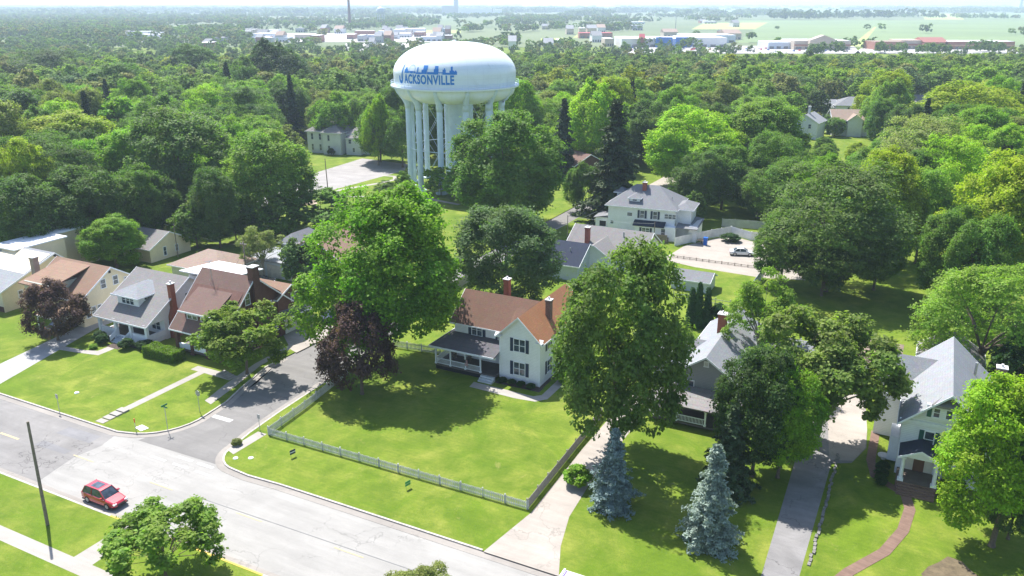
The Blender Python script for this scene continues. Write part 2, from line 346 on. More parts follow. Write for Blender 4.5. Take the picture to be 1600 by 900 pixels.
sheet('driveway', [[(9.7, -32.3), (10.9, -25), (10.7, -12), (10.9, 4), (14.2, 4), (13.9, -16), (14.4, -24), (15.5, -28.5), (17, -32.3)]], .008, DRIVE)
sheet('path', [[(-8.2, -2.4), (-8.0, -3.9), (-1.4, -4.2), (1.2, -3.9), (2.3, -2.6), (2.4, 3), (1.2, 3), (1.2, -1.9), (.4, -2.7), (-5.8, -2.5)]], .01, PATH)
sheet('path', [[(-24.1, -25.6), (-22.8, -28.6), (-22.6, -24.9), (-23.6, -10), (-23.9, 1.5), (-24.3, 30), (-25.0, 30), (-24.9, 1), (-24.8, -12)]][0:0]+[[(-23.7, -29.5), (-22.4, -29.9), (-22.3, -24.9), (-23.6, -24.9)]], .012, PATH)
sheet('driveway', [[(32.2, -32.3), (32.3, -24), (31.8, -4), (32.2, 6), (31, 16), (37, 16), (38.0, 7), (38.3, 2.5), (37.2, -1.5), (35.3, -2.6), (35.2, -24), (35.6, -32.3)]], .008, GREYDRIVE)
sheet('driveway', [[(35.0, -1.9), (37.3, -1.0), (38.2, 2.5), (38.0, 7), (36.9, 15.8), (33, 15.8), (33.6, 8)]], .012, DRIVE)
bp = [(37.0, -25), (38.9, -20.5), (41.4, -16.2), (42.7, -12), (43.1, -8), (42.6, -5.6), (41.2, -4.4)]
strip(bp, -.5, 1.0, 0, .03, 'brick_path', PAVERS); strip([(41.4, -4.6), (39.6, -3.2), (38.95, 0), (38.9, 7)], -.45, .9, 0, .026, 'brick_path', PAVERS)
sheet('driveway', [[(-2.8, 60.5), (4, 58.6), (16.5, 57.8), (24, 60), (22, 84), (12, 80), (4.5, 83.5), (-1.5, 72)]], .008, DRIVE)
sheet('parking_lot', [[(-104.5, 52), (-99.5, 52), (-96.0, 112), (-101, 121), (-119, 122.5), (-117, 99), (-110, 78)]], .008, roadmat('lot_asphalt', (.36, .34, .33), .4))
sheet('path', [[(-117.5, 97), (-121, 96), (-124.5, 99), (-130, 98), (-130, 99.5), (-124, 100.6), (-121, 98), (-118, 98.6)]], .006, PATH)
strip([(-97.5, 103), (-93.5, 103.5), (-91, 100), (-92, 94), (-95.5, 84), (-98, 74)], -.7, 1.4, 0, .012, 'path', PATH)
strip([(-101, 66), (-94, 74), (-84, 80), (-70, 84), (-60, 82)], -.7, 1.4, 0, .016, 'path', PATH)
sheet('playground_soil', [[(-99, 62), (-94, 63), (-91, 67), (-94, 70), (-99, 68)]], .012, plain('bare_soil', (.42, .33, .25), .95))
sheet('lane', [[(-27.0, 96), (-21.5, 96), (-19, 120), (-19, 140), (-26, 140), (-26.5, 120)]], .008, DRIVE)
sheet('bare_earth', [[(47+2.3*math.cos(k*.45)*(1+.15*math.sin(k*2.1)), -18+3.4*math.sin(k*.45)*(1+.12*math.cos(k*1.7))) for k in range(14)]], .01, plain('bare_earth', (.13, .10, .06), .95, .4, 1.2))
sheet('soil_bed', [[(-65.5, -14.6), (-60.4, -14.6), (-60.4, -16), (-57.9, -16), (-57.9, -14.6), (-54, -14.6), (-54, -13), (-65.5, -13)], [(-.2, -.1), (.5, -.1), (.5, 5), (-.2, 5)], [(-5.7, -1.4), (.6, -1.4), (.6, 0), (-5.7, 0)], [(-75, -17), (-70.8, -17.8), (-70.9, -12), (-75, -12)]], .014, SOIL)
# far fields and lots
FIELD = grassmat('soy_field'); 
def fieldmat(name, c1, c2, sc=.004):
    m, t, p = newmat(name); tc = N(t, 'ShaderNodeTexCoord').outputs['Object']
    c = mixc(t, ramp(t, noise(t, sc, 5, .6, tc), .35, .65), c1, c2); t.links.new(c, p.inputs['Base Color']); p.inputs['Roughness'].default_value = .95; return m
SOY = fieldmat('crop_rows', (.13, .185, .075), (.17, .235, .09)); STUB = fieldmat('hay_meadow', (.34, .38, .10), (.28, .35, .12), .02)
LOT = fieldmat('far_parking_asphalt', (.36, .35, .35), (.46, .44, .43), .03); PLAIN = fieldmat('plain_far', (.09, .13, .05), (.15, .18, .08), .0012)
def gsheet(name, pxs, z, mat, kind='structure'):
    mb = MB(); mb.add([G(x, y)+(z,) for x, y in pxs], [tuple(range(len(pxs)))]); o = mb.build(name, mat); o['kind'] = kind
    for pl in o.data.polygons:
        if pl.normal.z < 0: pl.flip()
    return o
gsheet('plain', [(-3000, 74), (4600, 74), (3000, 13), (-1400, 13)], .01, PLAIN)
gsheet('soy_field', [(1150, 67), (2000, 74), (2000, 32.5), (1150, 31.5), (1180, 45)], .1, SOY)
gsheet('hay_meadow', [(1445, 31), (1507, 31), (1500, 21.5), (1440, 21.5)], .2, STUB)
gsheet('crop_field', [(1510, 31.3), (2100, 32), (2100, 20), (1504, 20)], .2, SOY)
gsheet('crop_field', [(1000, 21), (1330, 21), (1330, 17), (980, 17)], .2, SOY)
gsheet('meadow', [(1328, 73), (1346, 73), (1370, 42), (1366, 42)], .2, STUB)
gsheet('meadow', [(895, 59), (932, 59), (928, 50), (906, 51)], .2, STUB); gsheet('meadow', [(845, 70), (880, 70), (890, 59), (845, 60)], .2, STUB)
gsheet('meadow', [(1080, 46), (1180, 46), (1200, 35), (1100, 36)], .2, STUB); gsheet('meadow', [(650, 52), (720, 52), (720, 47), (660, 47)], .2, STUB)
gsheet('parking_lot', [(960, 84), (1345, 84), (1335, 73), (1000, 71)], .25, LOT); gsheet('parking_lot', [(370, 66), (690, 66), (690, 52), (450, 52)], .25, LOT)
gsheet('parking_lot', [(1335, 84), (1600, 84), (1580, 76), (1345, 76)], .25, LOT); gsheet('parking_lot', [(180, 66), (300, 66), (300, 61), (190, 61)], .25, LOT)
gsheet('parking_lot', [(540, 80), (640, 80), (640, 68), (540, 68)], .25, LOT)
# haze: air between the ground and just above the tallest thing
hz = MB().box(-BIG-60, BIG+60, -BIG*.2-60, BIG+60, -1.2, 61)
HZ, ht, hp = newmat('haze'); ht.nodes.remove(hp); pv = N(ht, 'ShaderNodeVolumePrincipled')
pv.inputs['Color'].default_value = (.66, .79, 1, 1); pv.inputs['Density'].default_value = .00017; pv.inputs['Anisotropy'].default_value = .25
ht.links.new(pv.outputs[0], ht.nodes['Material Output'].inputs['Volume'])
tag(hz.build('haze', HZ), kind='stuff')
# ------------------------------------------------------------------ houses
class House:
    def __init__(s, name, a, b, label, cat='house', rz=GA, group=None, world=None):
        loc = world if world else W(a, b, 0)
        s.root = empty(name, loc, rz, label, cat, group); s.a, s.b = a, b
    def mb(s): return MB((s.a, s.b, 0))
    def part(s, name, mb, mat, parent=None, smooth=False, label=None):
        o = mb.build(name, mat, parent or s.root, smooth)
        if label: o['label'] = label
        return o
    def walls(s, x0, x1, y0, y1, z0, ze, mat, gx=None, gy=None, zr=None, name='wall', zN=None):
        # gy = position of a ridge running along x ; gx = ridge running along y ; none = flat top
        m = s.mb()
        if gy is not None:
            zb = ze if zN is None else zN
            pr = [(y0, z0), (y1, z0), (y1, zb), (gy, zr), (y0, ze)]
            m.add([(x0, y, z) for y, z in pr]+[(x1, y, z) for y, z in pr], [(0,1,2,3,4), (5,6,7,8,9)]+[(i, (i+1)%5, (i+1)%5+5, i+5) for i in range(5)])
        elif gx is not None:
            pr = [(x0, z0), (x1, z0), (x1, ze), (gx, zr), (x0, ze)]
            m.add([(x, y0, z) for x, z in pr]+[(x, y1, z) for x, z in pr], [(0,1,2,3,4), (5,6,7,8,9)]+[(i, (i+1)%5, (i+1)%5+5, i+5) for i in range(5)])
        else: m.box(x0, x1, y0, y1, z0, ze)
        return s.part(name, m, mat)
    def gable_roof(s, x0, x1, y0, y1, ze, zr, axis, mat, ov=.45, th=.18, ridge=None, zeB=None, trim=WHITE, name='roof', lift=.06, ends=(True, True)):
        m = s.mb(); zb = ze if zeB is None else zeB; t = s.mb()
        if axis == 'x':
            r = (y0+y1)/2 if ridge is None else ridge
            sf = (zr-ze)/(r-y0); sb = (zr-zb)/(y1-r); L = lift
            F = [(x0-ov, y0-ov, ze-sf*ov+L), (x1+ov, y0-ov, ze-sf*ov+L), (x1+ov, r, zr+L), (x0-ov, r, zr+L)]
            B = [(x0-ov, r, zr+L), (x1+ov, r, zr+L), (x1+ov, y1+ov, zb-sb*ov+L), (x0-ov, y1+ov, zb-sb*ov+L)]
            for X0, X1 in [q for q, k in zip(((x0-ov-.05, x0-ov), (x1+ov, x1+ov+.05)), ends) if k]:
                for p, q in ((F[0], F[3]), (B[3], B[0])):
                    t.add([(X0, p[1], p[2]-.22), (X1, p[1], p[2]-.22), (X1, q[1], q[2]-.22), (X0, q[1], q[2]-.22), (X0, p[1], p[2]+.02), (X1, p[1], p[2]+.02), (X1, q[1], q[2]+.02), (X0, q[1], q[2]+.02)], [(0,1,2,3),(4,5,6,7),(0,1,5,4),(1,2,6,5),(2,3,7,6),(3,0,4,7)])
            t.box(x0-ov, x1+ov, y0-ov-.05, y0-ov, F[0][2]-.2, F[0][2]-.01); t.box(x0-ov, x1+ov, y1+ov, y1+ov+.05, B[2][2]-.2, B[2][2]-.01)
        else:
            r = (x0+x1)/2 if ridge is None else ridge
            sf = (zr-ze)/(r-x0); sb = (zr-zb)/(x1-r); L = lift
            F = [(x0-ov, y0-ov, ze-sf*ov+L), (x0-ov, y1+ov, ze-sf*ov+L), (r, y1+ov, zr+L), (r, y0-ov, zr+L)]
            B = [(r, y0-ov, zr+L), (r, y1+ov, zr+L), (x1+ov, y1+ov, zb-sb*ov+L), (x1+ov, y0-ov, zb-sb*ov+L)]
            for Y0, Y1 in ((y0-ov-.05, y0-ov), (y1+ov, y1+ov+.05)):
                for p, q in ((F[0], F[3]), (B[3], B[0])):
                    t.add([(p[0], Y0, p[2]-.22), (p[0], Y1, p[2]-.22), (q[0], Y1, q[2]-.22), (q[0], Y0, q[2]-.22), (p[0], Y0, p[2]+.02), (p[0], Y1, p[2]+.02), (q[0], Y1, q[2]+.02), (q[0], Y0, q[2]+.02)], [(0,1,2,3),(4,5,6,7),(0,1,5,4),(1,2,6,5),(2,3,7,6),(3,0,4,7)])
            t.box(x0-ov-.05, x0-ov, y0-ov, y1+ov, F[0][2]-.2, F[0][2]-.01); t.box(x1+ov, x1+ov+.05, y0-ov, y1+ov, B[2][2]-.2, B[2][2]-.01)
        m.slab(F, th); m.slab(B, th)
        o = s.part(name, m, mat)
        if trim: s.part('fascia', t, trim, o)
        return o
    def roof_faces(s, faces, mat, th=.16, name='roof', trim=None):
        m = s.mb()
        for f in faces: m.slab(f, th)
        return s.part(name, m, mat)
    def hip(s, x0, x1, y0, y1, ze, zr, mat, ov=.5, inset=None, name='roof'):
        x0 -= ov; x1 += ov; y0 -= ov; y1 += ov; w_, d = x1-x0, y1-y0; ins = inset or min(w_, d)/2
        if w_ >= d: a, b = (x0+ins, (y0+y1)/2, zr), (x1-ins, (y0+y1)/2, zr)
        else: a, b = ((x0+x1)/2, y0+ins, zr), ((x0+x1)/2, y1-ins, zr)
        c = [(x0, y0, ze), (x1, y0, ze), (x1, y1, ze), (x0, y1, ze)]
        m = s.mb(); v = c+[a, b]+[(x, y, z-.2) for x, y, z in c]
        if w_ >= d: fs = [(0,1,5,4), (1,2,5), (2,3,4,5), (3,0,4)]
        else: fs = [(0,1,4), (1,2,5,4), (2,3,5), (3,0,4,5)]
        m.add(v, fs+[(6,7,8,9)]+[(i, (i+1)%4, (i+1)%4+6, i+6) for i in range(4)])
        o = s.part(name, m, mat)
        t = s.mb(); t.box(x0-.05, x1+.05, y0-.05, y0, ze-.21, ze-.02); t.box(x0-.05, x1+.05, y1, y1+.05, ze-.21, ze-.02); t.box(x0-.05, x0, y0, y1, ze-.21, ze-.02); t.box(x1, x1+.05, y0, y1, ze-.21, ze-.02)
        s.part('fascia', t, WHITE, o); return o
    def win(s, face, c, u, z, w_=.8, h=1.5, frame=WHITE, shut=None, glass=GLASS, mid=True, parent=None, cols=1, name='window'):
        def b(m, u0, u1, d0, d1, z0, z1):
            if face == 'S': m.box(u0, u1, c-d1, c-d0, z0, z1)
            elif face == 'N': m.box(u0, u1, c+d0, c+d1, z0, z1)
            elif face == 'E': m.box(c+d0, c+d1, u0, u1, z0, z1)
            else: m.box(c-d1, c-d0, u0, u1, z0, z1)
        z0, z1, t = z-h/2, z+h/2, .09
        m = s.mb(); tot = w_*cols+t*(cols-1); u0 = u-tot/2
        b(m, u0-t, u0+tot+t, 0, .07, z1, z1+.12); b(m, u0-t-.04, u0+tot+t+.04, 0, .11, z0-.1, z0)
        for k in range(cols+1):
            x = u0-t+k*(w_+t); b(m, x, x+t, 0, .065, z0, z1)
        if mid: 
            for k in range(cols): x = u0+k*(w_+t); b(m, x, x+w_, 0, .045, z-.03, z+.03)
        f = s.part(name, m, frame, parent)
        m = s.mb()
        for k in range(cols): x = u0+k*(w_+t); b(m, x, x+w_, 0, .02, z0, z1)
        s.part('pane', m, glass, f)
        if shut:
            for x in (u0-t-.46, u0+tot+t+.02):
                m = s.mb(); b(m, x, x+.44, 0, .06, z0-.08, z1+.08); s.part('shutter', m, shut, parent)
        return f
    def chimney(s, x, y, z0, z1, w_=.7, d=.7, mat=CHIMBRICK, cap=CHALK, flue=True):
        m = s.mb().box(x-w_/2, x+w_/2, y-d/2, y+d/2, z0, z1-.25).box(x-w_/2-.06, x+w_/2+.06, y-d/2-.06, y+d/2+.06, z1-.25, z1)
        o = s.part('chimney', m, mat)
        m = s.mb().box(x-w_/2-.1, x+w_/2+.1, y-d/2-.1, y+d/2+.1, z1, z1+.1)
        if flue: m.tube([(x, y, z1+.1), (x, y, z1+.4)], .14, 8)
        s.part('chimney_cap', m, cap, o); return o
    def vent(s, x, y, z, h=.6, r=.08): s.part('roof_vent', s.mb().tube([(x, y, z-.3), (x, y, z+h)], r, 8), METAL)
    def post(s, x, y, z0, z1, w_=.2, mat=WHITE, parent=None):
        return s.part('porch_column', s.mb().box(x-w_/2, x+w_/2, y-w_/2, y+w_/2, z0, z1).box(x-w_*.75, x+w_*.75, y-w_*.75, y+w_*.75, z0, z0+.2).box(x-w_*.75, x+w_*.75, y-w_*.75, y+w_*.75, z1-.16, z1), mat, parent)
    def rail(s, p, q, z, h=.85, mat=WHITE, gap=.16):
        m = s.mb(); p = Vector(p); q = Vector(q); L = (q-p).length; d = (q-p)/L; n = Vector((-d.y, d.x))
        def bar(u0, u1, wd, za, zb):
            c = [p+d*u0+n*wd, p+d*u1+n*wd, p+d*u1-n*wd, p+d*u0-n*wd]; m.prism([(v.x, v.y) for v in c], za, zb)
        bar(0, L, .04, z+h-.08, z+h); bar(0, L, .03, z+.08, z+.15)
        k = max(2, int(L/gap))
        for i in range(1, k): bar(L*i/k-.025, L*i/k+.025, .025, z+.15, z+h-.08)
        return s.part('porch_railing', m, mat)
    def steps(s, x0, x1, y, z, n, run=.3, mat=WHITE, dirn=-1, name='porch_steps'):
        m = s.mb()
        for i in range(n):
            zz = z*(n-i-1+.0)/n; ya = y+dirn*run*i; yb = y+dirn*run*(i+1); zz = z*(n-i)/(n+1)
            m.box(x0, x1, min(ya, yb), max(ya, yb), 0, zz)
        return s.part(name, m, mat)

# ---- white farmhouse in the middle
h = House('house', -14, 2.5, 'white two-storey farmhouse with rust and brown roofs, dark shutters and a long porch', 'house')
h.walls(-5.7, 0, 0, 14, 0, 6.35, WHITESIDE, gx=-2.85, zr=9.05)
h.walls(-13.8, -5.71, 2.5, 10.2, 0, 6.0, WHITESIDE, gy=6.35, zr=9.0)
h.gable_roof(-5.7, 0, 0, 14, 6.35, 9.05, 'y', R_ORANGE, ov=.5)
h.gable_roof(-13.8, -6.1, 2.5, 10.2, 6.0, 9.0, 'x', R_BROWN, ov=.5, lift=.055, ends=(True, False))
h.roof_faces([[(-6.0, 2.0, 5.75), (-5.2, 2.0, 6.3), (-2.85, 6.35, 9.06), (-6.0, 6.35, 9.06)], [(-2.85, 6.35, 9.06), (-5.2, 10.7, 6.3), (-6.0, 10.7, 5.7), (-6.0, 6.35, 9.06)]], R_BROWN, name='roof')
for x0, x1 in ((-6.2, -5.3), (-.4, .5)): m = h.mb(); m.box(x0, x1, -.5, -.02, 6.0, 6.12); m.slab([(x0, -.5, 6.12), (x1, -.5, 6.12), (x1, -.02, 6.5), (x0, -.02, 6.5)], .05); h.part('cornice_return', m, WHITE)
h.part('corner_board', h.mb().box(-.12, .03, -.03, .1, 0, 6.2), WHITE); h.part('corner_board', h.mb().box(-5.73, -5.58, -.03, .1, 0, 6.2), WHITE)
h.win('S', 0, -2.85, 5.15, .72, 1.65, shut=NAVY, cols=2); h.win('S', 0, -2.85, 1.95, .72, 1.7, shut=NAVY, cols=2)
h.win('S', 2.5, -10.4, 5.0, .7, 1.5, shut=NAVY, cols=2); h.win('S', 2.5, -6.9, 4.9, .55, 1.3, shut=None, glass=GLASS)
h.part('shutter', h.mb().box(-7.6, -7.25, 2.43, 2.5, 4.2, 5.6), NAVY)
for zz in (5.15, 1.95):
    h.win('E', 0, 2.6, zz, .75, 1.6, shut=NAVY); h.win('E', 0, 8.0, zz, .75, 1.6, shut=NAVY)
h.win('S', 2.5, -10.2, 2.0, .7, 1.2, cols=2, frame=WHITE); h.win('W', -13.8, 6.3, 4.8, .8, 1.5)
h.part('door', h.mb().box(-6.9, -6.0, 2.42, 2.5, .8, 2.9), NAVY)
h.part('porch_floor', h.mb().box(-14.8, -5.72, -1.1, 2.49, .55, .78).box(-15.0, -13.82, 2.49, 6.5, .55, .78), FLOORP)
h.part('porch_base', h.mb().box(-14.7, -8.0, -1.05, -.95, .02, .55).box(-14.75, -14.65, -1.0, 6.4, .02, .55), DARK)
h.roof_faces([[(-15.4, -1.6, 3.45), (-5.72, -1.6, 3.45), (-5.72, 2.52, 4.25), (-13.8, 2.52, 4.25)], [(-15.4, 7, 3.45), (-15.4, -1.6, 3.45), (-13.8, 2.53, 4.25), (-13.8, 7, 4.25)]], R_PORCH, .12, name='porch_roof')
h.part('porch_beam', h.mb().box(-15.42, -5.74, -1.66, -1.6, 3.22, 3.46).box(-15.46, -15.4, -1.6, 7, 3.22, 3.46).box(-14.8, -5.74, -1.2, -1.0, 3.0, 3.3).box(-14.9, -14.7, -1.0, 6.4, 3.0, 3.3), WHITE)
for x in (-14.7, -12.45, -10.2, -7.95): h.post(x, -1.05, .78, 3.1, .17)
for y in (2.6, 6.3): h.post(-14.75, y, .78, 3.1, .17)
for x in (-14.7, -12.45, -10.2): h.rail((x+.1, -1.05), (x+2.15, -1.05), .78)
h.rail((-14.75, -.9), (-14.75, 2.5), .78); h.rail((-14.75, 2.7), (-14.75, 6.2), .78)
h.steps(-7.8, -5.8, -1.1, .78, 3, .34, plain('step_paint', (.52, .54, .56), .7))
h.chimney(-8.5, 7.6, 7.4, 10.9, .75, .75); h.chimney(-1.2, 5.2, 7.0, 9.9, .7, .7, mat=OLDBRICK)

# things on the porch of the farmhouse
def flag(a, b, z, label):
    e = empty('flag', W(a, b, z), GA, label, 'flag')
    MB().tube([(0, 0, 0), (.35, -.9, .55)], .02, 6).build('pole', WHITE, e)
    st = MB(); bl = MB(); rd = MB()
    for k in range(9):
        u = .1*k; mbx = rd if k % 2 == 0 else st
        mbx.add([(.1+u, -.32-u*.9, .1+u*.5), (.1+u+.1, -.32-(u+.1)*.9, .1+(u+.1)*.5), (.16+u+.1, -.3-(u+.1)*.9, -.75+(u+.1)*.45), (.16+u, -.3-u*.9, -.75+u*.45)], [(0,1,2,3)])
    rd.build('red_stripes', plain('flag_red', (.5, .04, .04), .8), e, recalc=False); st.build('white_stripes', WHITE, e, recalc=False)
    bl.add([(.08, -.345, .12), (.5, -.72, .32), (.52, -.73, -.1), (.1, -.345, -.3)], [(0,1,2,3)]).build('canton', NAVY, e, recalc=False)
flag(-10.2, -1.1, 2.2, 'small red, white and blue flag hanging at the farmhouse porch')
def chair(a, b, rz, z, label, group=None, mat=WOOD, name='porch_chair'):
    e = empty(name, W(a, b, z), GA+rz, label, 'chair', group)
    MB().box(-.28, .28, -.28, .28, .4, .46).build('seat', mat, e); MB().box(-.28, .28, .24, .3, .46, 1.0).build('backrest', mat, e)
    for x in (-.25, .25):
        for y in (-.25, .25): MB().box(x-.03, x+.03, y-.03, y+.03, 0, .4).build('leg', mat, e)
    return e
chair(-13.4, 1.4, 0, .79, 'dark chair at the far left end of the farmhouse porch'); chair(-11.2, 1.6, .2, .79, 'dark chair against the farmhouse wall under the porch window')

# ---- grey bungalow
h = House('house', -65.3, -13.5, 'white bungalow with grey shingle roof, front dormer and red brick chimney')
h.walls(-64.9, -54.8, -10.2, 3.0, 0, 5.0, WHITESIDE, gy=-5.2, zr=7.95, zN=3.4)
m = h.mb(); 
h.part('porch_side', h.mb().box(-54.95, -54.8, -13.2, -10.2, .1, .7).box(-64.9, -64.75, -13.2, -10.2, .1, .7).box(-64.9, -54.8, -13.3, -13.15, .1, .75), WHITE)
h.gable_roof(-64.9, -54.8, -13.3, 3.0, 3.3, 8.05, 'x', R_WARM, ov=.45, ridge=-5.2, zeB=3.5)
# cheek wall above the porch end
for X in (-54.86, -64.84):
    h.part('gable_skirt', h.mb().add([(X, -13.2, 3.0), (X, -10.2, 3.0), (X, -10.2, 5.0), (X, -13.2, 3.25), (X+.06, -13.2, 3.0), (X+.06, -10.2, 3.0), (X+.06, -10.2, 5.0), (X+.06, -13.2, 3.25)], [(0,1,2,3), (4,5,6,7), (0,1,5,4), (1,2,6,5), (2,3,7,6), (3,0,4,7)]), WHITESIDE)
h.part('porch_floor', h.mb().box(-64.7, -54.97, -13.1, -10.22, .5, .7), FLOORP)
for x in (-64.7, -61.3, -58.2, -55.0): h.post(x, -13.2, .1, 3.25, .42)
for a, b in ((-64.45, -61.55), (-57.95, -55.25)): h.part('porch_wall', h.mb().box(a, b, -13.3, -13.1, .75, 1.45).box(a, b, -13.34, -13.06, 1.45, 1.53), WHITE)
h.part('porch_wall', h.mb().box(-55.0, -54.84, -12.95, -10.2, .75, 1.45).box(-55.04, -54.8, -12.95, -10.2, 1.45, 1.53), WHITE)
h.part('porch_beam', h.mb().box(-64.9, -54.8, -13.35, -13.1, 2.95, 3.2), WHITE)
h.steps(-61.0, -58.5, -13.35, .7, 4, .32, plain('blue_step_paint', (.42, .47, .53), .7))
for x in (-61.05, -58.45):
    m = h.mb(); m.add([(x-.04, -13.3, .9), (x+.04, -13.3, .9), (x+.04, -14.7, .2), (x-.04, -14.7, .2), (x-.04, -13.3, 1.7), (x+.04, -13.3, 1.7), (x+.04, -14.7, .95), (x-.04, -14.7, .95)], [(0,1,2,3),(4,5,6,7),(0,1,5,4),(1,2,6,5),(2,3,7,6),(3,0,4,7)]); h.part('stair_rail', m, WHITE)
h.part('door', h.mb().box(-60.4, -59.3, -10.28, -10.2, .7, 2.8), DARK)
h.win('S', -10.2, -63.0, 1.9, .8, 1.2, cols=2); h.win('S', -10.2, -56.6, 1.9, .8, 1.2, cols=2)
h.walls(-62.9, -58.5, -11.1, -6.5, 4.2, 6.1, WHITESIDE, name='dormer')
h.hip(-62.9, -58.5, -11.1, -5.2, 6.15, 7.4, R_LIGHT, ov=.6, inset=2.6, name='dormer_roof')
h.win('S', -11.1, -60.7, 5.35, .75, 1.1, cols=3); h.win('E', -58.5, -9.6, 5.6, .4, .4, cols=2, mid=False)
m = h.mb(); m.add([(-54.82, -9.5, 0), (-54.1, -9.5, 0), (-54.1, -7.6, 0), (-54.82, -7.6, 0), (-54.82, -9.4, 3.2), (-54.1, -9.4, 3.2), (-54.1, -7.7, 3.2), (-54.82, -7.7, 3.2), (-54.82, -8.9, 4.4), (-54.2, -8.9, 4.4), (-54.2, -8.1, 4.4), (-54.82, -8.1, 4.4), (-54.82, -8.9, 8.0), (-54.2, -8.9, 8.0), (-54.2, -8.1, 8.0), (-54.82, -8.1, 8.0)],
    [(0,1,2,3)]+[(4*k+i, 4*k+(i+1)%4, 4*k+4+(i+1)%4, 4*k+4+i) for k in range(3) for i in range(4)]+[(12,13,14,15)])
c = h.part('chimney', m, CHIMBRICK); h.part('chimney_cap', h.mb().box(-54.92, -54.1, -9.0, -8.0, 8.0, 8.12).tube([(-54.5, -8.5, 8.12), (-54.5, -8.5, 8.45)], .16), CHALK, c)
h.win('E', -54.8, -10.0+.9, 1.9, .8, 1.3, frame=WHITE); h.win('E', -54.8, -5.6, 5.2, .7, 1.0); h.win('E', -54.8, -1.5, 2.0, .8, 1.3); h.win('E', -54.8, -6.0, 1.9, .8, 1.2)
h.walls(-64.0, -55.2, 3.01, 9.5, 0, 4.6, WHITESIDE, name='rear_wing')
h.roof_faces([[(-64.4, 1.6, 5.7), (-54.6, 1.6, 5.7), (-54.6, 10, 5.0), (-64.4, 10, 5.0)]], R_WHITE, name='rear_roof')
for k in range(5): h.vent(-62.5+k*1.8, 2.6+.3*(k % 2), 5.6, .25, .1)

# ---- red-brown roofed brick house with garage
h = House('house', -50.3, -13.0, 'dark brick house with steep red-brown roof, wide front dormer and corner garage')
h.walls(-50.0, -41.0, -10.0, 3.2, 0, 6.9, REDBRICK, gy=-5.9, zr=10.2, zN=3.8)
h.gable_roof(-50.0, -41.0, -12.7, .6, 3.9, 10.35, 'x', R_RED, ov=.45, ridge=-6.0, zeB=5.0)
h.part('porch_floor', h.mb().box(-50, -41, -12.7, -10.02, .4, .7), FLOORP)
for x in (-49.7, -46.9, -44.0, -41.3): h.post(x, -12.5, .1, 3.7, .5, REDBRICK)
h.part('porch_wall', h.mb().box(-49.4, -47.2, -12.6, -12.4, .7, 1.3).box(-49.4, -47.2, -12.64, -12.36, 1.3, 1.4).box(-46.6, -41.6, -12.6, -12.4, .7, 1.3).box(-46.6, -41.6, -12.64, -12.36, 1.3, 1.4), WHITE)
h.part('porch_beam', h.mb().box(-50.0, -41.0, -12.66, -12.35, 3.5, 3.75), WHITE)
h.walls(-48.7, -43.3, -11.6, -7.5, 4.6, 6.3, REDBRICK, name='dormer')
h.roof_faces([[(-49.2, -12.3, 6.15), (-42.8, -12.3, 6.15), (-42.8, -8.2, 8.35), (-49.2, -8.2, 8.35)]], R_RED, .18, name='dormer_roof')
for X in (-48.7, -43.36): h.part('dormer_cheek', h.mb().add([(X, -11.6, 6.2), (X, -8.3, 6.2), (X, -8.3, 8.1), (X+.06, -11.6, 6.2), (X+.06, -8.3, 6.2), (X+.06, -8.3, 8.1)], [(0,1,2),(3,4,5),(0,1,4,3),(1,2,5,4),(2,0,3,5)]), REDBRICK)
h.part('dormer_fascia', h.mb().box(-49.2, -42.8, -12.36, -12.3, 5.95, 6.16), WHITE)
h.win('S', -11.6, -47.3, 5.45, .85, 1.0, cols=2); h.win('S', -11.6, -44.7, 5.45, .85, 1.0, cols=2)
h.win('S', -10.0, -47.6, 2.0, .8, 1.2, cols=2); h.part('door', h.mb().box(-45.4, -44.4, -10.08, -10.0, .7, 2.8), DARK)
h.chimney(-40.9, -5.9, 0, 11.8, 1.0, 1.2, mat=REDBRICK, flue=False)
h.win('E', -41.0, -7.4, 7.5, .8, 1.5); h.win('E', -41.0, -3.3, 5.0, .8, 1.7, cols=1); h.win('E', -41.0, -7.6, 2.0, .85, 1.4, cols=2); h.win('E', -41.0, -2.4, 1.8, .85, 1.1, cols=2)
h.walls(-46.0, -40.8, -1.9, 3.4, 0, 6.2, REDBRICK, gy=.9, zr=6.9, name='rear_wing')
h.gable_roof(-46.0, -40.8, -2.0, 3.5, 6.0, 7.3, 'x', R_TAN, ov=.45)
h.win('E', -40.8, 1.8, 5.2, .8, 1.1, cols=2)
h.part('pent_roof', h.mb().slab([(-39.6, -2.2, 2.9), (-39.6, 3.9, 2.9), (-40.78, 3.9, 3.7), (-40.78, -2.2, 3.7)], .14), R_PORCH)
h.part('pent_trim', h.mb().box(-39.62, -39.56, -2.2, 3.9, 2.72, 2.9), WHITE)
g_ = h.part('garage_door', h.mb().box(-40.8, -40.72, -.9, 2.1, .05, 2.45), plain('garage_white', (.68, .67, .62), .6))
m = h.mb()
for k in range(1, 4): m.box(-40.72, -40.70, -.9, 2.1, .05+.6*k-.015, .05+.6*k+.015)
h.part('panel_joints', m, METAL, g_)
def mast(hh, x, y, z, hgt=3.2):
    m = hh.mb(); m.tube([(x, y, z-.6), (x, y, z+hgt)], .03, 6)
    for k in range(3):
        q = 2.1*k; m.tube([(x+.28*math.cos(q), y+.28*math.sin(q), z), (x, y, z+hgt*.8)], .018, 4)
    for k in range(5): m.tube([(x-.6+.12*k, y-.35+.35*k/2, z+hgt-.1), (x+.6-.12*k, y-.35+.35*k/2, z+hgt-.1)], .02, 4)
    m.tube([(x, y-.5, z+hgt-.1), (x, y+.7, z+hgt-.1)], .02, 4); hh.part('antenna', m, METAL)
mast(h, -47.6, -7.2, 9.2, 2.9)

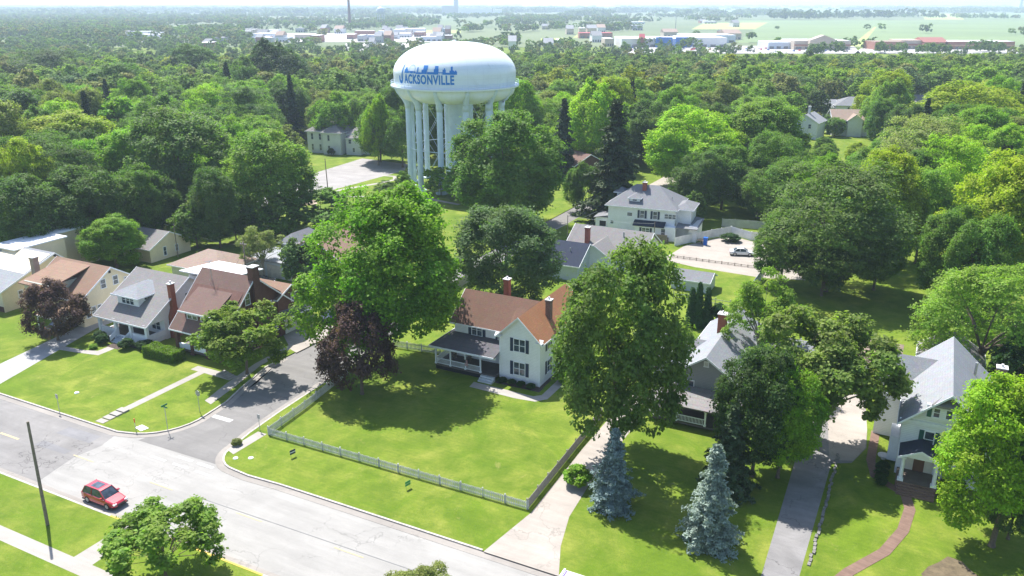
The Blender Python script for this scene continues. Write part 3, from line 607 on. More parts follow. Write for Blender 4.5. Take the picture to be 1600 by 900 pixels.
# ---- cream house with tan gable
h = House('house', -81, -13, 'cream clapboard house with tan roof, side gable towards the bungalow and open carport')
h.walls(-81, -69.4, -12.5, -1.5, 0, 4.5, CREAMSIDE, gy=-7, zr=8.0)
h.gable_roof(-81, -69.4, -12.5, -1.5, 4.5, 8.0, 'x', R_TAN, ov=.45)
h.walls(-79.5, -73.5, -14.2, -8, 3.8, 6.4, SOFTSIDE, name='dormer'); h.roof_faces([[(-80, -14.8, 6.2), (-73, -14.8, 6.2), (-73, -7, 7.9), (-80, -7, 7.9)]], R_TAN, name='dormer_roof')
h.win('E', -69.4, -8.4, 5.7, .8, 1.3); h.win('E', -69.4, -6.2, 5.7, .8, 1.3); h.win('E', -69.4, -4.4, 5.0, .5, 1.2)
for y in (-11.6, -10.6, -9.6, -8.0, -5.0): h.win('E', -69.4, y, 2.0, .6, 1.4)
h.part('roof_vent', h.mb().box(-69.4, -69.35, -7.2, -6.8, 7.0, 7.4), DARK)
h.roof_faces([[(-73.5, -17.2, 3.0), (-69.2, -17.2, 3.0), (-69.2, -12.5, 3.7), (-73.5, -12.5, 3.7)]], R_TAN, name='carport_roof')
h.part('carport_fascia', h.mb().box(-73.55, -69.15, -17.27, -17.2, 2.8, 3.02).box(-69.2, -69.13, -17.2, -12.5, 2.84, 3.05), WHITE)
for x in (-73.2, -69.5): h.post(x, -17.0, 0, 2.85, .14)
h.part('carport_wall', h.mb().box(-73.4, -69.5, -12.56, -12.5, 0, 3.3), CREAMSIDE)
h.chimney(-82.4, -10.2, 0, 8.6, .9, .9, mat=brick('pale_brick', (.40, .27, .22), (.46, .33, .28)), cap=WHITE, flue=False)

# ---- far left grey-roofed house
h = House('house', -97, -14, 'cream house with broad light grey roof at the left edge of the photograph')
h.walls(-97, -86.2, -14, -1.0, 0, 3.6, CREAMSIDE, gy=-5.0, zr=7.2)
h.gable_roof(-99, -86.2, -14, 0, 3.6, 7.3, 'x', R_LIGHT, ov=.4, ridge=-4.4)
h.walls(-98, -86.3, -14.03, -13.9, 0, .9, REDBRICK, name='brick_base')
h.win('S', -14, -88.4, 2.3, .6, 1.2, cols=3); h.win('S', -14, -93, 2.3, .6, 1.2, cols=2); h.win('E', -86.2, -7, 2.2, .7, 1.1); h.win('E', -86.2, -11, 2.2, .7, 1.1)
h.walls(-99.5, -93.8, -6, 3.0, 3, 7.1, CREAMSIDE, name='upper_wall'); h.part('upper_cornice', h.mb().box(-99.9, -93.4, -6.4, 3.4, 7.1, 7.3), WHITE)
h.win('S', -6, -97.4, 5.8, .7, 1.2)
h2 = House('house', -104, 4, 'cream flat-topped house with bright white roof behind the light grey roof', 'house')
h2.walls(-106, -97.6, 3.8, 12, 0, 7.0, CREAMSIDE); h2.part('roof', h2.mb().box(-106.6, -97.0, 3.2, 12.6, 7.0, 7.25), R_WHITE); h2.win('S', 3.8, -100, 5.2, .8, 1.3)

# ---- outbuildings behind the left row
def cabin(name, a, b, w_, d, ze, zr, axis, wm, rm, label, cat, rz=0, door=None, wins=(), group=None, ov=.3):
    X, Y, _ = W(a, b); hh = House(name, 0, 0, label, cat, GA+rz, group, world=(X, Y, 0))
    if axis == 'x': hh.walls(0, w_, 0, d, 0, ze, wm, gy=d/2, zr=zr)
    else: hh.walls(0, w_, 0, d, 0, ze, wm, gx=w_/2, zr=zr)
    hh.gable_roof(0, w_, 0, d, ze, zr, axis, rm, ov=ov)
    for q in wins: hh.win(*q)
    if door: 
        f, x0, x1, zt = door
        if f == 'S': hh.part('garage_door', hh.mb().box(x0, x1, -.06, 0, .05, zt), WHITE)
        elif f == 'E': hh.part('garage_door', hh.mb().box(w_, w_+.06, x0, x1, .05, zt), WHITE)
        else: hh.part('garage_door', hh.mb().box(x0, x1, -.06, 0, .05, zt), DARK)
    return hh
cabin('garage', -94.6, 14.8, 7.4, 9.5, 2.7, 5.0, 'x', CREAMSIDE, R_WARM, 'small cream garage with grey roof right of the green garden tree', 'garage', wins=[('S', 0, 2.2, 1.6, .6, .7), ('E', 7.4, 3.4, 1.5, .6, 1.6), ('E', 7.4, 6.2, 1.5, .6, 1.2)])
cabin('garage', -108.5, 22, 9.5, 7, 2.8, 4.9, 'x', CREAMSIDE, R_PINK, 'cream garage with pink-tan roof behind the small grey-roofed garage', 'garage', wins=[('S', 0, 6.5, 1.9, .9, .7)])
cabin('garage', -119, 13.5, 9, 6, 2.6, 3.8, 'x', SOFTSIDE, R_DARK, 'dark-roofed shed in shade behind the pinkish shrub', 'shed', door=('D', 1, 5, 2.3))
hh = House('house', 0, 0, 'low house with dull tan hip roof between the bungalow and the garages', 'house', GA, None, W(-75.5, 9.5)); hh.walls(0, 11, 0, 9, 0, 3.0, SOFTSIDE); hh.hip(0, 11, 0, 9, 3.0, 5.2, R_PINK)
hh = House('garage', 0, 0, 'flat-roofed white garage with metal doors behind the brick house', 'garage', GA, None, W(-66.5, 18.5)); hh.walls(0, 12, 0, 7, 0, 2.9, BLUESIDE); hh.part('roof', hh.mb().box(-.3, 12.3, -.3, 7.3, 2.9, 3.1), plain('tar_roof', (.25, .26, .28), .8))
for k in range(3): hh.part('garage_door', hh.mb().box(.7+3.8*k, 3.9+3.8*k, -.06, 0, .05, 2.4), plain('beige_metal', (.55, .52, .46), .5))
# ---- brick house half hidden behind the big maple
h = House('house', -57, 19, 'red brick and white house mostly hidden behind the tall bright maple')
h.walls(-56, -45, 18, 28, 0, 5.6, REDBRICK, gx=-50.5, zr=8.6); h.gable_roof(-56, -45, 18, 28, 5.6, 8.6, 'y', R_TAN)
h.win('S', 18, -52, 4.4, .8, 1.4); h.win('S', 18, -49, 4.4, .8, 1.4); h.win('S', 18, -49, 1.8, .8, 1.4, cols=3); h.part('bay', h.mb().box(-50.8, -47.2, 16.8, 18, .4, 3.4), WHITE)
h.walls(-58.5, -56.01, 19, 26, 0, 6.8, BLUESIDE, name='side_wing'); h.hip(-58.5, -56.0, 19, 26, 6.8, 8.2, R_GREY)

# ---- grey house behind the right tree
h = House('house', 16.8, 2.5, 'grey clapboard house with light grey roof and square brick chimney right of the middle tree')
h.walls(16.8, 23.6, 2.5, 20, 0, 5.0, GREYSIDE, gx=20.2, zr=7.2); h.gable_roof(16.8, 23.6, 2.5, 20, 5.0, 7.3, 'y', R_LIGHT, ov=.5)
h.walls(23.6, 30.5, 12, 20, 0, 3.6, GREYSIDE, gy=16, zr=5.6, name='side_wing'); h.gable_roof(21.5, 30.5, 12, 20, 3.6, 5.9, 'x', R_LIGHT, ov=.4)
h.walls(12.6, 16.79, 7, 13.5, 0, 4.2, GREYSIDE, gy=10.2, zr=5.9, name='side_wing'); h.gable_roof(12.4, 18.2, 7, 13.5, 4.2, 6.0, 'x', R_GREY, ov=.4)
h.chimney(19.6, 12.2, 5.5, 9.2, 1.0, 1.0)
h.win('S', 2.5, 18.4, 3.0, .95, 1.7, mid=False); h.win('S', 2.5, 22.4, 2.9, .95, 1.5, mid=False); h.win('S', 2.5, 20.2, 6.3, .4, .5, mid=False, glass=CHALK)
h.win('E', 23.6, 5.5, 3.0, .9, 1.4); h.win('E', 23.6, 9.0, 3.0, .9, 1.4)
h.roof_faces([[(14.5, -2.0, 2.6), (25.0, -2.0, 2.6), (25.0, 2.5, 3.2), (14.5, 2.5, 3.2)]], R_WARM, .14, name='porch_roof')
h.part('porch_floor', h.mb().box(14.7, 24.8, -1.8, 2.48, .3, .55), FLOORP)
for x in (14.9, 18.2, 21.5, 24.6): h.post(x, -1.7, .55, 2.45, .18)
for a, b in ((15.0, 18.1), (18.3, 21.4)): h.rail((a, -1.7), (b, -1.7), .55)
h.vent(20.0, 16.5, 7.0, .5); h.vent(28.5, 18, 5, .4)
# long low building behind it
hh = House('garage', 0, 0, 'low white shed with brown leaf-strewn roof behind the grey house', 'shed', GA, None, W(29.5, 20.6)); hh.walls(0, 10.5, 0, 6.5, 0, 2.7, WHITESIDE); hh.part('roof', hh.mb().slab([(-.4, -.4, 2.75), (10.9, -.4, 2.75), (10.9, 6.9, 3.2), (-.4, 6.9, 3.2)], .15), plain('leafy_roof', (.20, .15, .12), .95, .5, .8)); hh.part('skylight', hh.mb().box(3.2, 5.4, 4.2, 5.4, 3.05, 3.3), R_WHITE)

# ---- white house on the right with green shutters
h = House('house', 41.2, -1.8, 'white house with green shutters, grey cross-gabled roof and columned brick porch')
h.walls(41.3, 49.2, -1.5, 14, 0, 6.3, WHITESIDE, gx=45.25, zr=9.7)
rf = h.gable_roof(41.3, 49.2, -1.9, 14, 6.4, 10.0, 'y', R_LIGHT, ov=.45)
h.part('gable_hood', h.mb().slab([(43.6, -2.35, 8.75), (46.9, -2.35, 8.75), (46.1, -1.2, 9.3), (45.25, -.9, 9.99), (44.4, -1.2, 9.3)], .25), R_WARM)
h.part('gable_band', h.mb().box(41.0, 49.5, -1.62, -1.5, 6.0, 6.35), WHITE)
h.part('window_band', h.mb().box(43.2, 47.3, -1.9, -1.5, 6.95, 8.5), WHITESIDE)
for x in (44.15, 45.25, 46.35): h.win('S', -1.9, x, 7.75, .5, .9, glass=GLASS)
for x in (43.35, 46.85): h.part('shutter', h.mb().box(x-.05, x+.35, -1.98, -1.9, 7.2, 8.3), GREENP)
h.win('S', -1.5, 43.9, 4.5, .8, 1.7, shut=GREENP); h.win('S', -1.5, 47.6, 4.5, .8, 1.7, shut=GREENP); h.win('S', -1.5, 47.8, 1.9, .8, 1.7, shut=GREENP)
h.win('W', 41.3, 1.6, 4.4, .8, 1.6); h.win('W', 41.3, 6, 4.4, .8, 1.6); h.win('W', 41.3, 1.8, 1.9, .8, 1.6, shut=GREENP)
h.part('bay', h.mb().box(40.4, 41.29, .4, 3.6, .3, 3.1), WHITE)
h.walls(38.6, 43, 6.5, 12.5, 0, 5.8, WHITESIDE, gy=9.5, zr=8.2, name='side_wing'); h.gable_roof(38.6, 45.2, 6.5, 12.5, 5.8, 8.8, 'x', R_LIGHT, ov=.45)
h.walls(42.5, 49.0, 14.01, 26, 0, 4.6, SOFTSIDE, gx=45.75, zr=6.4, name='rear_wing'); h.gable_roof(42.5, 49.0, 14.4, 26, 4.6, 6.6, 'y', R_WARM, ov=.6)
h.roof_faces([[(49.2, 5, 4.2), (53.5, 5, 3.2), (53.5, 19, 3.2), (49.2, 19, 4.9)]], R_WARM, name='side_roof'); h.walls(49.21, 53.1, 5.3, 18.7, 0, 3.1, WHITESIDE, name='side_wing')
h.chimney(49.9, 8.5, 0, 9.6, .9, .9, mat=OLDBRICK); h.vent(47.6, 9.5, 8.0, 1.3, .16); h.vent(48.4, 7.3, 7.2, .7, .1); h.vent(47.9, 16.5, 5.8, .6)
h.part('porch_floor', h.mb().box(41.5, 45.3, -4.4, -1.5, .02, .75), PAVERS)
h.steps(41.7, 45.1, -4.4, .75, 4, .34, PAVERS)
for x in (41.9, 44.9): h.part('porch_column', h.mb().lathe([(.2, .95), (.17, 3.3)], 16, (x, -4.05)).box(x-.28, x+.28, -4.33, -3.77, .75, .97).box(x-.26, x+.26, -4.31, -3.79, 3.3, 3.45), WHITE, smooth=False)
h.part('pilaster', h.mb().box(41.75, 42.05, -1.7, -1.5, .75, 3.4).box(44.75, 45.05, -1.7, -1.5, .75, 3.4), WHITE)
h.gable_roof(41.7, 45.1, -4.2, -1.6, 3.62, 4.45, 'y', R_DARK, ov=.3, th=.12, name='porch_roof')
h.part('pediment', h.mb().add([(41.7, -4.22, 3.45), (45.1, -4.22, 3.45), (45.1, -4.22, 3.62), (43.4, -4.22, 4.4), (41.7, -4.22, 3.62), (41.7, -3.9, 3.45), (45.1, -3.9, 3.45), (45.1, -3.9, 3.62), (43.4, -3.9, 4.4), (41.7, -3.9, 3.62)], [(0,1,2,3,4),(5,6,7,8,9)]+[(i,(i+1)%5,(i+1)%5+5,i+5) for i in range(5)]), WHITE)
h.part('door', h.mb().box(42.9, 43.9, -1.58, -1.5, .75, 2.9), plain('door_brown', (.16, .08, .05), .5)); h.part('porch_wall', h.mb().box(42.1, 44.7, -1.53, -1.5, .75, 3.3), CREAM)

# ---- white foursquare behind
P4 = G(950, 345.5)
P4 = W(-18.7, 73.4)
h = House('house', 0, 0, 'large white foursquare house with grey hip roof, small dormers and dark shutters', 'house', R(-21), None, P4)
h.walls(0, 14, 0, 11, 0, 6.2, WHITESIDE); h.hip(0, 14, 0, 11, 6.3, 9.9, R_GREY, ov=.6, inset=5.2)
h.walls(4.2, 6.4, .9, 4, 6.6, 7.9, WHITE, name='dormer'); h.hip(4.2, 6.4, .9, 5, 7.9, 8.7, R_GREY, ov=.3, name='dormer_roof'); h.win('S', .9, 5.3, 7.55, .9, .5, mid=False)
h.walls(.3, 2.2, 6, 8.5, 6.5, 7.8, WHITE, name='dormer'); h.hip(-.2, 2.2, 6, 8.5, 7.8, 8.7, R_GREY, ov=.2, name='dormer_roof')
h.chimney(6.6, 4.2, 8, 10.6, .8, .8)
h.win('S', 0, 4.6, 4.6, 1.0, .7, mid=False); h.win('S', 0, 7.2, 4.8, .8, 1.5, shut=NAVY); h.win('S', 0, 9.9, 4.8, .8, 1.5, shut=NAVY); h.win('S', 0, 13, 4.8, .7, .9, cols=3); 
h.win('S', 0, .9, 2.6, .6, .6); h.win('S', -1.5, 8.4, 1.9, .7, .9, shut=NAVY, cols=2); h.win('S', -1.5, 12.0, 1.7, .8, 1.6)
h.walls(6.0, 14.5, -1.5, -.01, 0, 2.9, WHITESIDE, name='front_wing'); h.roof_faces([[(5.7, -1.9, 2.9), (12.2, -1.9, 2.9), (12.2, 0, 3.6), (5.7, 0, 3.6)]], R_DARK, name='pent_roof')
h.walls(14.01, 17, 1.5, 8, 0, 6.2, WHITESIDE, name='side_wing'); h.hip(13.6, 17, 1.5, 8, 6.2, 7.2, R_GREY, ov=.5); h.walls(17, 18.6, -.5, 7, 0, 3.2, WHITESIDE, name='side_wing'); h.roof_faces([[(14.5, -1.9, 3.1), (18.9, -1.9, 3.1), (18.9, 7.4, 3.2), (14.5, 7.4, 3.9)]], R_GREY)
h.walls(-3.2, -.01, 2, 9, 0, 2.9, WHITESIDE, name='porch'); h.roof_faces([[(-3.6, 1.6, 2.9), (0, 1.6, 3.6), (0, 9.4, 3.6), (-3.6, 9.4, 2.9)]], R_GREY, name='porch_roof'); h.win('S', 2, -1.6, 1.6, 1.4, 1.2, mid=False, glass=DARK)
h.part('back_steps', h.mb().box(10.4, 13.2, -3.2, -1.5, .1, .8).box(10.4, 13.2, -3.2, -3.12, .8, 1.7), WOOD)
for x in (5.2, 10.8, 12.6): h.vent(x, 3.2, 7.8, .5)

# ---- grey-roofed house and blue-roofed wing in the middle distance
h = House('house', -18.5, 50, 'low white house with worn grey gable roof and slim red chimney behind the middle tree')
h.walls(-18, -3.5, 50.5, 60, 0, 3.6, WHITESIDE, gy=55.2, zr=6.3); h.gable_roof(-18, -3.5, 50.5, 60, 3.6, 6.4, 'x', R_WARM, ov=.5)
h.walls(-14, -8.5, 46.5, 52, 0, 3.6, WHITESIDE, gx=-11.2, zr=5.2, name='front_wing'); h.chimney(-14.5, 51.5, 3.8, 7.0, .8, .8)
h.vent(-8.2, 53.6, 5.6, .8, .16); h.win('S', 50.5, -16, 2.3, .8, 1.2); h.win('S', 50.5, -6.3, 2.3, .8, 1.2)
h.gable_roof(-14, -8.5, 46.5, 53, 3.6, 5.3, 'y', R_WARM, ov=.35)
h = House('house', -21, 41, 'grey-blue cottage with dark blue roof left of the worn grey roof')
h.walls(-20.5, -12, 41, 50, 0, 3.0, BLUESIDE, gy=45.5, zr=5.6); h.gable_roof(-20.5, -12, 41, 50, 3.0, 5.7, 'x', R_DARK, ov=.45)
h.win('S', 41, -16.6, 1.8, .8, 1.4); h.win('S', 41, -18.6, 1.8, .5, 1.4); h.vent(-14.5, 43.5, 4.6, .6)
cabin('shed', 3.6, 45.0, 6.4, 4.5, 2.0, 3.0, 'x', BLUESIDE, R_GREY, 'small grey-roofed shed beside the three columnar evergreens', 'shed')
# ---- old clapboard mansion left of the tower
P5 = G(482, 238)
h = House('house', 0, 0, 'old weathered white mansion with several hip roofs across the car park', 'house', R(-16), None, (P5[0], P5[1], 0))
h.walls(0, 10, 0, 13, 0, 7.0, OLDSIDE); h.hip(0, 10, 0, 13, 7.0, 10.4, R_WARM, ov=.5)
h.walls(6.5, 12.8, -1.8, 9, 0, 7.0, OLDSIDE, name='wall'); h.hip(6.5, 12.8, -1.8, 9, 7.0, 9.7, R_WARM, ov=.5)
h.walls(12.81, 21, 1.5, 11, 0, 6.4, OLDSIDE, name='wall'); h.hip(12.81, 21, 1.5, 11, 6.4, 8.8, R_WARM, ov=.4)
h.walls(14, 19, -.5, 1.49, 0, 5.4, OLDSIDE, name='bay'); h.hip(14, 19, -.5, 1.9, 5.4, 6.2, R_WARM, ov=.3)
for x in (1.8, 4.6): 
    for z in (5.3, 1.9): h.win('S', 0, x, z, .7, 1.9, glass=GLASS, frame=OLDSIDE)
for x in (8.6,): 
    for z in (5.3, 1.9): h.win('S', -1.8, x, z, .7, 1.8, frame=OLDSIDE)
h.win('S', 1.5, 13.4, 4.6, .6, 1.9, frame=OLDSIDE); h.win('S', -.5, 15.4, 4.2, .9, 1.2, frame=OLDSIDE); h.win('S', -.5, 16.6, 1.6, .7, 1.2, frame=OLDSIDE); h.win('S', 1.5, 20, 4.6, .7, 1.4, frame=OLDSIDE)
h.chimney(9.6, 5, 8.5, 11.2, 1.0, 1.0, mat=OLDBRICK); h.chimney(17.2, 7, 7.6, 10.6, 1.0, 1.0)
# ---- roofs that show between the trees
def roofhouse(px, py, H, w_, d, rz, rm, wm, label, axis='x', rise=2.6, hip=False):
    X, Y = G(px, py, H+rise); hh = House('house', 0, 0, label, 'house', R(rz), None, (X-w_/2*math.cos(R(rz)), Y-w_/2*math.sin(R(rz))-d/2, 0))
    if hip: hh.walls(0, w_, 0, d, 0, H, wm); hh.hip(0, w_, 0, d, H, H+rise, rm)
    else:
        hh.walls(0, w_, 0, d, 0, H, wm, **({'gy': d/2} if axis == 'x' else {'gx': w_/2}), zr=H+rise); hh.gable_roof(0, w_, 0, d, H, H+rise, axis, rm)
    hh.win('S', 0, w_*.3, H-1.5, .9, 1.4); hh.win('S', 0, w_*.7, H-1.5, .9, 1.4); return hh
hh = roofhouse(1252, 176, 6, 9, 10, -35, R_LIGHT, WHITESIDE, 'white house with pale roof and stacked chimney on the far right slope', 'y', 2.6); hh.chimney(4.5, 4, 7, 11, .8, .8, mat=CHALK)
hh = roofhouse(1329, 171, 6, 15, 10, -8, R_PINK, WHITESIDE, 'white house with broad tan-pink roof and small front gable among the right trees', 'x', 3); hh.walls(5, 10, -1.5, 0, 0, 6, WHITESIDE, gx=7.5, zr=7.8, name='front_gable'); hh.gable_roof(5, 10, -1.5, 2.5, 6, 7.9, 'y', R_PINK, ov=.4)
roofhouse(1333, 151, 6, 17, 12, -8, R_GREY, WHITESIDE, 'grey-roofed house just behind the tan-pink roof', 'x', 3, True)
roofhouse(1455, 148, 5, 22, 12, 0, R_WARM, CREAMSIDE, 'long low grey roof showing between trees at the far right')
roofhouse(1278, 155, 5, 12, 10, -10, R_LIGHT, WHITESIDE, 'pale grey roof showing above the dark tree left of the tan-pink roof')
roofhouse(875, 233, 4, 14, 10, -60, R_RED, REDBRICK, 'brick house with reddish roof in shade right of the dark tower tree')
roofhouse(868, 153, 5, 9, 8, 20, R_LIGHT, WHITESIDE, 'small pale roof peeping through the trees right of the tower')
roofhouse(1110, 255, 5, 12, 9, -25, R_LIGHT, WHITESIDE, 'pale blue house half hidden in the trees behind the foursquare')
roofhouse(325, 178, 5, 12, 8, 10, R_PINK, CREAMSIDE, 'tan roof glimpsed in the woods left of the mansion')
# ---- water tower
TX, TY = -14.7, 219.0
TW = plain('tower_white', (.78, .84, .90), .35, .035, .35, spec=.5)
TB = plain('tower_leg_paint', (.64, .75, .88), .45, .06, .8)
def tank_seams(m):
    t = m.node_tree; p = t.nodes['Principled BSDF']; base = p.inputs['Base Color'].links[0].from_socket
    tc = N(t, 'ShaderNodeTexCoord').outputs['Object']; sp = N(t, 'ShaderNodeSeparateXYZ'); t.links.new(tc, sp.inputs[0])
    an = N(t, 'ShaderNodeMath', operation='ARCTAN2'); t.links.new(sp.outputs[1], an.inputs[0]); t.links.new(sp.outputs[0], an.inputs[1])
    def saw(src, k, wd):
        a = N(t, 'ShaderNodeMath', operation='MULTIPLY'); a.inputs[1].default_value = k; t.links.new(src, a.inputs[0])
        f = N(t, 'ShaderNodeMath', operation='FRACT'); t.links.new(a.outputs[0], f.inputs[0]); return ramp(t, f.outputs[0], 0, wd, 1, 0)
    v = saw(an.outputs[0], 24/6.2832, .02); h_ = saw(sp.outputs[2], .42, .03)
    c = mixc(t, v, base, (.62, .67, .74)); c = mixc(t, h_, c, (.62, .67, .74))
    cb = N(t, 'ShaderNodeCombineXYZ'); t.links.new(an.outputs[0], cb.inputs[0]); mz = N(t, 'ShaderNodeMath', operation='MULTIPLY'); mz.inputs[1].default_value = .03; t.links.new(sp.outputs[2], mz.inputs[0]); t.links.new(mz.outputs[0], cb.inputs[2])
    c = mixc(t, ramp(t, noise(t, 9, 5, .7, cb.outputs[0]), .56, .74, 0, .30), c, (.45, .46, .45))
    t.links.new(c, p.inputs['Base Color'])
tank_seams(TW)
def tankr(z):
    pts = [(26.0, 15.25), (27, 15.6), (29.6, 15.72), (31.2, 15.45), (32.6, 14.6), (33.9, 13.0), (35.0, 10.9), (35.8, 8.6), (36.4, 5.9), (36.75, 3.0), (36.85, 0.01)]
    for (z0, r0), (z1, r1) in zip(pts, pts[1:]):
        if z <= z1: return r0+(r1-r0)*max(0, (z-z0))/(z1-z0)
    return 0.01
tw = empty('water_tower', (TX, TY, 0), 0, 'huge white water tower on pale blue legs with blue city lettering', 'water tower')
prof = []
for i in range(60):
    q = i/59*math.pi/2
    if i < 1: prof += [(15.3, 25.9), (15.55, 26.6), (15.68, 27.6), (15.72, 29.2)]
    prof.append((15.72*math.cos(q)**.78 if q < math.pi/2-.001 else .02, 29.4+7.4*math.sin(q)**1.12))
def tankr(z):
    for (r0, z0), (r1, z1) in zip(prof, prof[1:]):
        if z0 <= z <= z1: return r0+(r1-r0)*(z-z0)/max(1e-6, z1-z0)
    return prof[0][0] if z < prof[0][1] else .02
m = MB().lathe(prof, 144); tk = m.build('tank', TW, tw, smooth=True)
# panelled bowl
NB, NLEG = 144, 12; vs = []; T0 = math.radians(-15)
bow = [(15.3, 25.9), (15.1, 25.0), (14.6, 24.1), (13.7, 23.3), (12.4, 22.6), (10.6, 22.0), (8.2, 21.5), (5.2, 21.2), (2.0, 21.0)]
for i, (r, z) in enumerate(bow):
    z = 25.9+(z-25.9)*.86
    t = i/(len(bow)-1); wgt = math.sin(math.pi*min(1, t*1.25))**.8 if t < .8 else 0
    for k in range(NB):
        th = 2*math.pi*k/NB; lob = abs(math.sin(NLEG/2*(th-T0-math.pi/2)))
        rr = r*(1+.035*wgt*lob); zz = z-.55*wgt*lob; vs.append((rr*math.cos(th), rr*math.sin(th), zz))
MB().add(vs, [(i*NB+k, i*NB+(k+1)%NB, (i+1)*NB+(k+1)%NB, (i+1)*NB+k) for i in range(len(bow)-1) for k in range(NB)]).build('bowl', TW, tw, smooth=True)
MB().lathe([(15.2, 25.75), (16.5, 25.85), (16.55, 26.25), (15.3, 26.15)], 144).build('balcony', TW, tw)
m = MB()
for z in (26.75, 27.3):
    m.tube([(16.45*math.cos(2*math.pi*k/72), 16.45*math.sin(2*math.pi*k/72), z) for k in range(73)], .035, 5)
for k in range(72): m.tube([(16.45*math.cos(2*math.pi*k/72), 16.45*math.sin(2*math.pi*k/72), 26.2), (16.45*math.cos(2*math.pi*k/72), 16.45*math.sin(2*math.pi*k/72), 27.3)], .03, 4)
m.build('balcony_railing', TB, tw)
LR = 12.4; legs = []
for k in range(NLEG):
    th = T0+math.pi/2+2*math.pi*k/NLEG; c_, s_ = math.cos(th), math.sin(th); legs.append((LR*c_, LR*s_))
    mm = MB().tube([(LR*c_, LR*s_, 0), (LR*c_, LR*s_, 21.6)], .74, 20); mm.lathe([(1.5, 0), (1.5, .35), (1.0, .5)], 16, (LR*c_, LR*s_))
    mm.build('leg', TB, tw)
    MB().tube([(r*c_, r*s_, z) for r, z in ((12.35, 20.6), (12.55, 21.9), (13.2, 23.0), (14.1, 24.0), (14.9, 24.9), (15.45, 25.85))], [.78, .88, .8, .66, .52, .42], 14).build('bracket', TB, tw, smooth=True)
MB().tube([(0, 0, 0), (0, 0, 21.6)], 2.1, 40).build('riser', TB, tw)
for k in range(NLEG):
    (x0, y0), (x1, y1) = legs[k], legs[(k+1) % NLEG]
    for za, zb in ((.8, 10.4), (10.4, 20.6)):
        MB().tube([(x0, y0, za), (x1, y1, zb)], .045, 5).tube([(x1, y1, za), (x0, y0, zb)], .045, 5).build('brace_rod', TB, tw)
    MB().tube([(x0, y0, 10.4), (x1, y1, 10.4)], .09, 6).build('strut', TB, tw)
# lettering wrapped round the tank: s = metres along the wall, right end at azimuth 0 (towards the camera)
INK = plain('lettering_blue', (.02, .21, .62), .5, .05)
S_R, S_L = -.2, -16.6
def wrap(s, z, off=.07):
    r = tankr(z)+off; az = s/15.7-math.pi/2+math.radians(3.85); return (r*math.cos(az), r*math.sin(az), z)
def textmesh(body, size, xs, bold):
    cu = bpy.data.curves.new('t', 'FONT'); cu.body = body; cu.size = size; cu.offset = bold; cu.resolution_u = 3; cu.space_character = 1.1
    o = bpy.data.objects.new('t', cu); COL.objects.link(o); dg = bpy.context.evaluated_depsgraph_get(); me = bpy.data.meshes.new_from_object(o.evaluated_get(dg))
    V = [(v.co.x*xs, v.co.y) for v in me.vertices]; Fs = [tuple(p.vertices) for p in me.polygons]
    bpy.data.objects.remove(o); bpy.data.meshes.remove(me); return V, Fs
ZB = 27.55
V, Fs = textmesh('ACKSONVILLE', 2.95, 1, .115); xw = max(v[0] for v in V); xn = min(v[0] for v in V); sL = -14.3
MB().add([wrap(sL+(x-xn)/(xw-xn)*(S_R-sL), ZB+y) for x, y in V], Fs).build('lettering', INK, tw, recalc=False)
def ribbon(poly, name='skyline'):
    # polygons as stacked quads in (s, z) pairs
    mb = MB()
    for s0, s1, z0, z1 in poly:
        n = max(1, int((s1-s0)/.45)); k = max(1, int((z1-z0)/.3))
        for i in range(n):
            for j in range(k):
                a, b = s0+(s1-s0)*i/n, s0+(s1-s0)*(i+1)/n; c, d = z0+(z1-z0)*j/k, z0+(z1-z0)*(j+1)/k
                mb.add([wrap(a, c), wrap(b, c), wrap(b, d), wrap(a, d)], [(0,1,2,3)])
    return mb.build(name, INK, tw, recalc=False)
ZS = ZB+2.32
ribbon([(-14.2, -12.9, ZS, ZS+.9), (-13.9, -13.3, ZS+.9, ZS+1.3), (-12.9, -10.3, ZS+.05, ZS+.55), (-10.2, -8.5, ZS-.05, ZS+.35), (-9.9, -9.55, ZS+.35, ZS+1.5), (-8.5, -7.0, ZS, ZS+1.0), (-8.1, -6.9, ZS+1.0, ZS+2.0), (-6.9, -5.0, ZS-.05, ZS+.5), (-5.2, -4.0, ZS-.05, ZS+1.2), (-5.0, -4.1, ZS+1.2, ZS+1.9), (-4.0, -2.7, ZS+.3, ZS+.5), (-3.7, -3.6, ZS-.05, ZS+.3), (-3.2, -3.1, ZS-.05, ZS+.3), (-3.0, -2.2, ZS-.05, ZS+1.1), (-2.7, -2.4, ZS+1.1, ZS+1.4), (-2.2, -.9, ZS-.05, ZS+.4), (-1.3, -.2, ZS-.05, ZS+.9), (-1.0, -.5, ZS+.9, ZS+1.8), (-.2, .5, ZS-.05, ZS+.7), (.0, .35, ZS+.7, ZS+.9)])
mb = MB()                                         # the big J with its tall stroke
for s0, s1, z0, s2, s3, z1 in ((-15.55, -14.85, 28.4, -15.35, -14.95, 30.2), (-15.35, -14.95, 30.2, -15.05, -14.85, 31.9)):
    for i in range(8):
        u0, u1 = i/8, (i+1)/8; L_ = lambda a, b, u: a+(b-a)*u
        mb.add([wrap(L_(s0, s2, u0), L_(z0, z1, u0)), wrap(L_(s1, s3, u0), L_(z0, z1, u0)), wrap(L_(s1, s3, u1), L_(z0, z1, u1)), wrap(L_(s0, s2, u1), L_(z0, z1, u1))], [(0,1,2,3)])
for i in range(8):
    q0, q1 = math.pi+math.pi*i/8, math.pi+math.pi*(i+1)/8
    f = lambda q, r1, r2: wrap(-15.75+r1*math.cos(q), 28.4+r2*math.sin(q))
    mb.add([f(q0, .35, .45), f(q1, .35, .45), f(q1, .9, 1.25), f(q0, .9, 1.25)], [(0,1,2,3)])
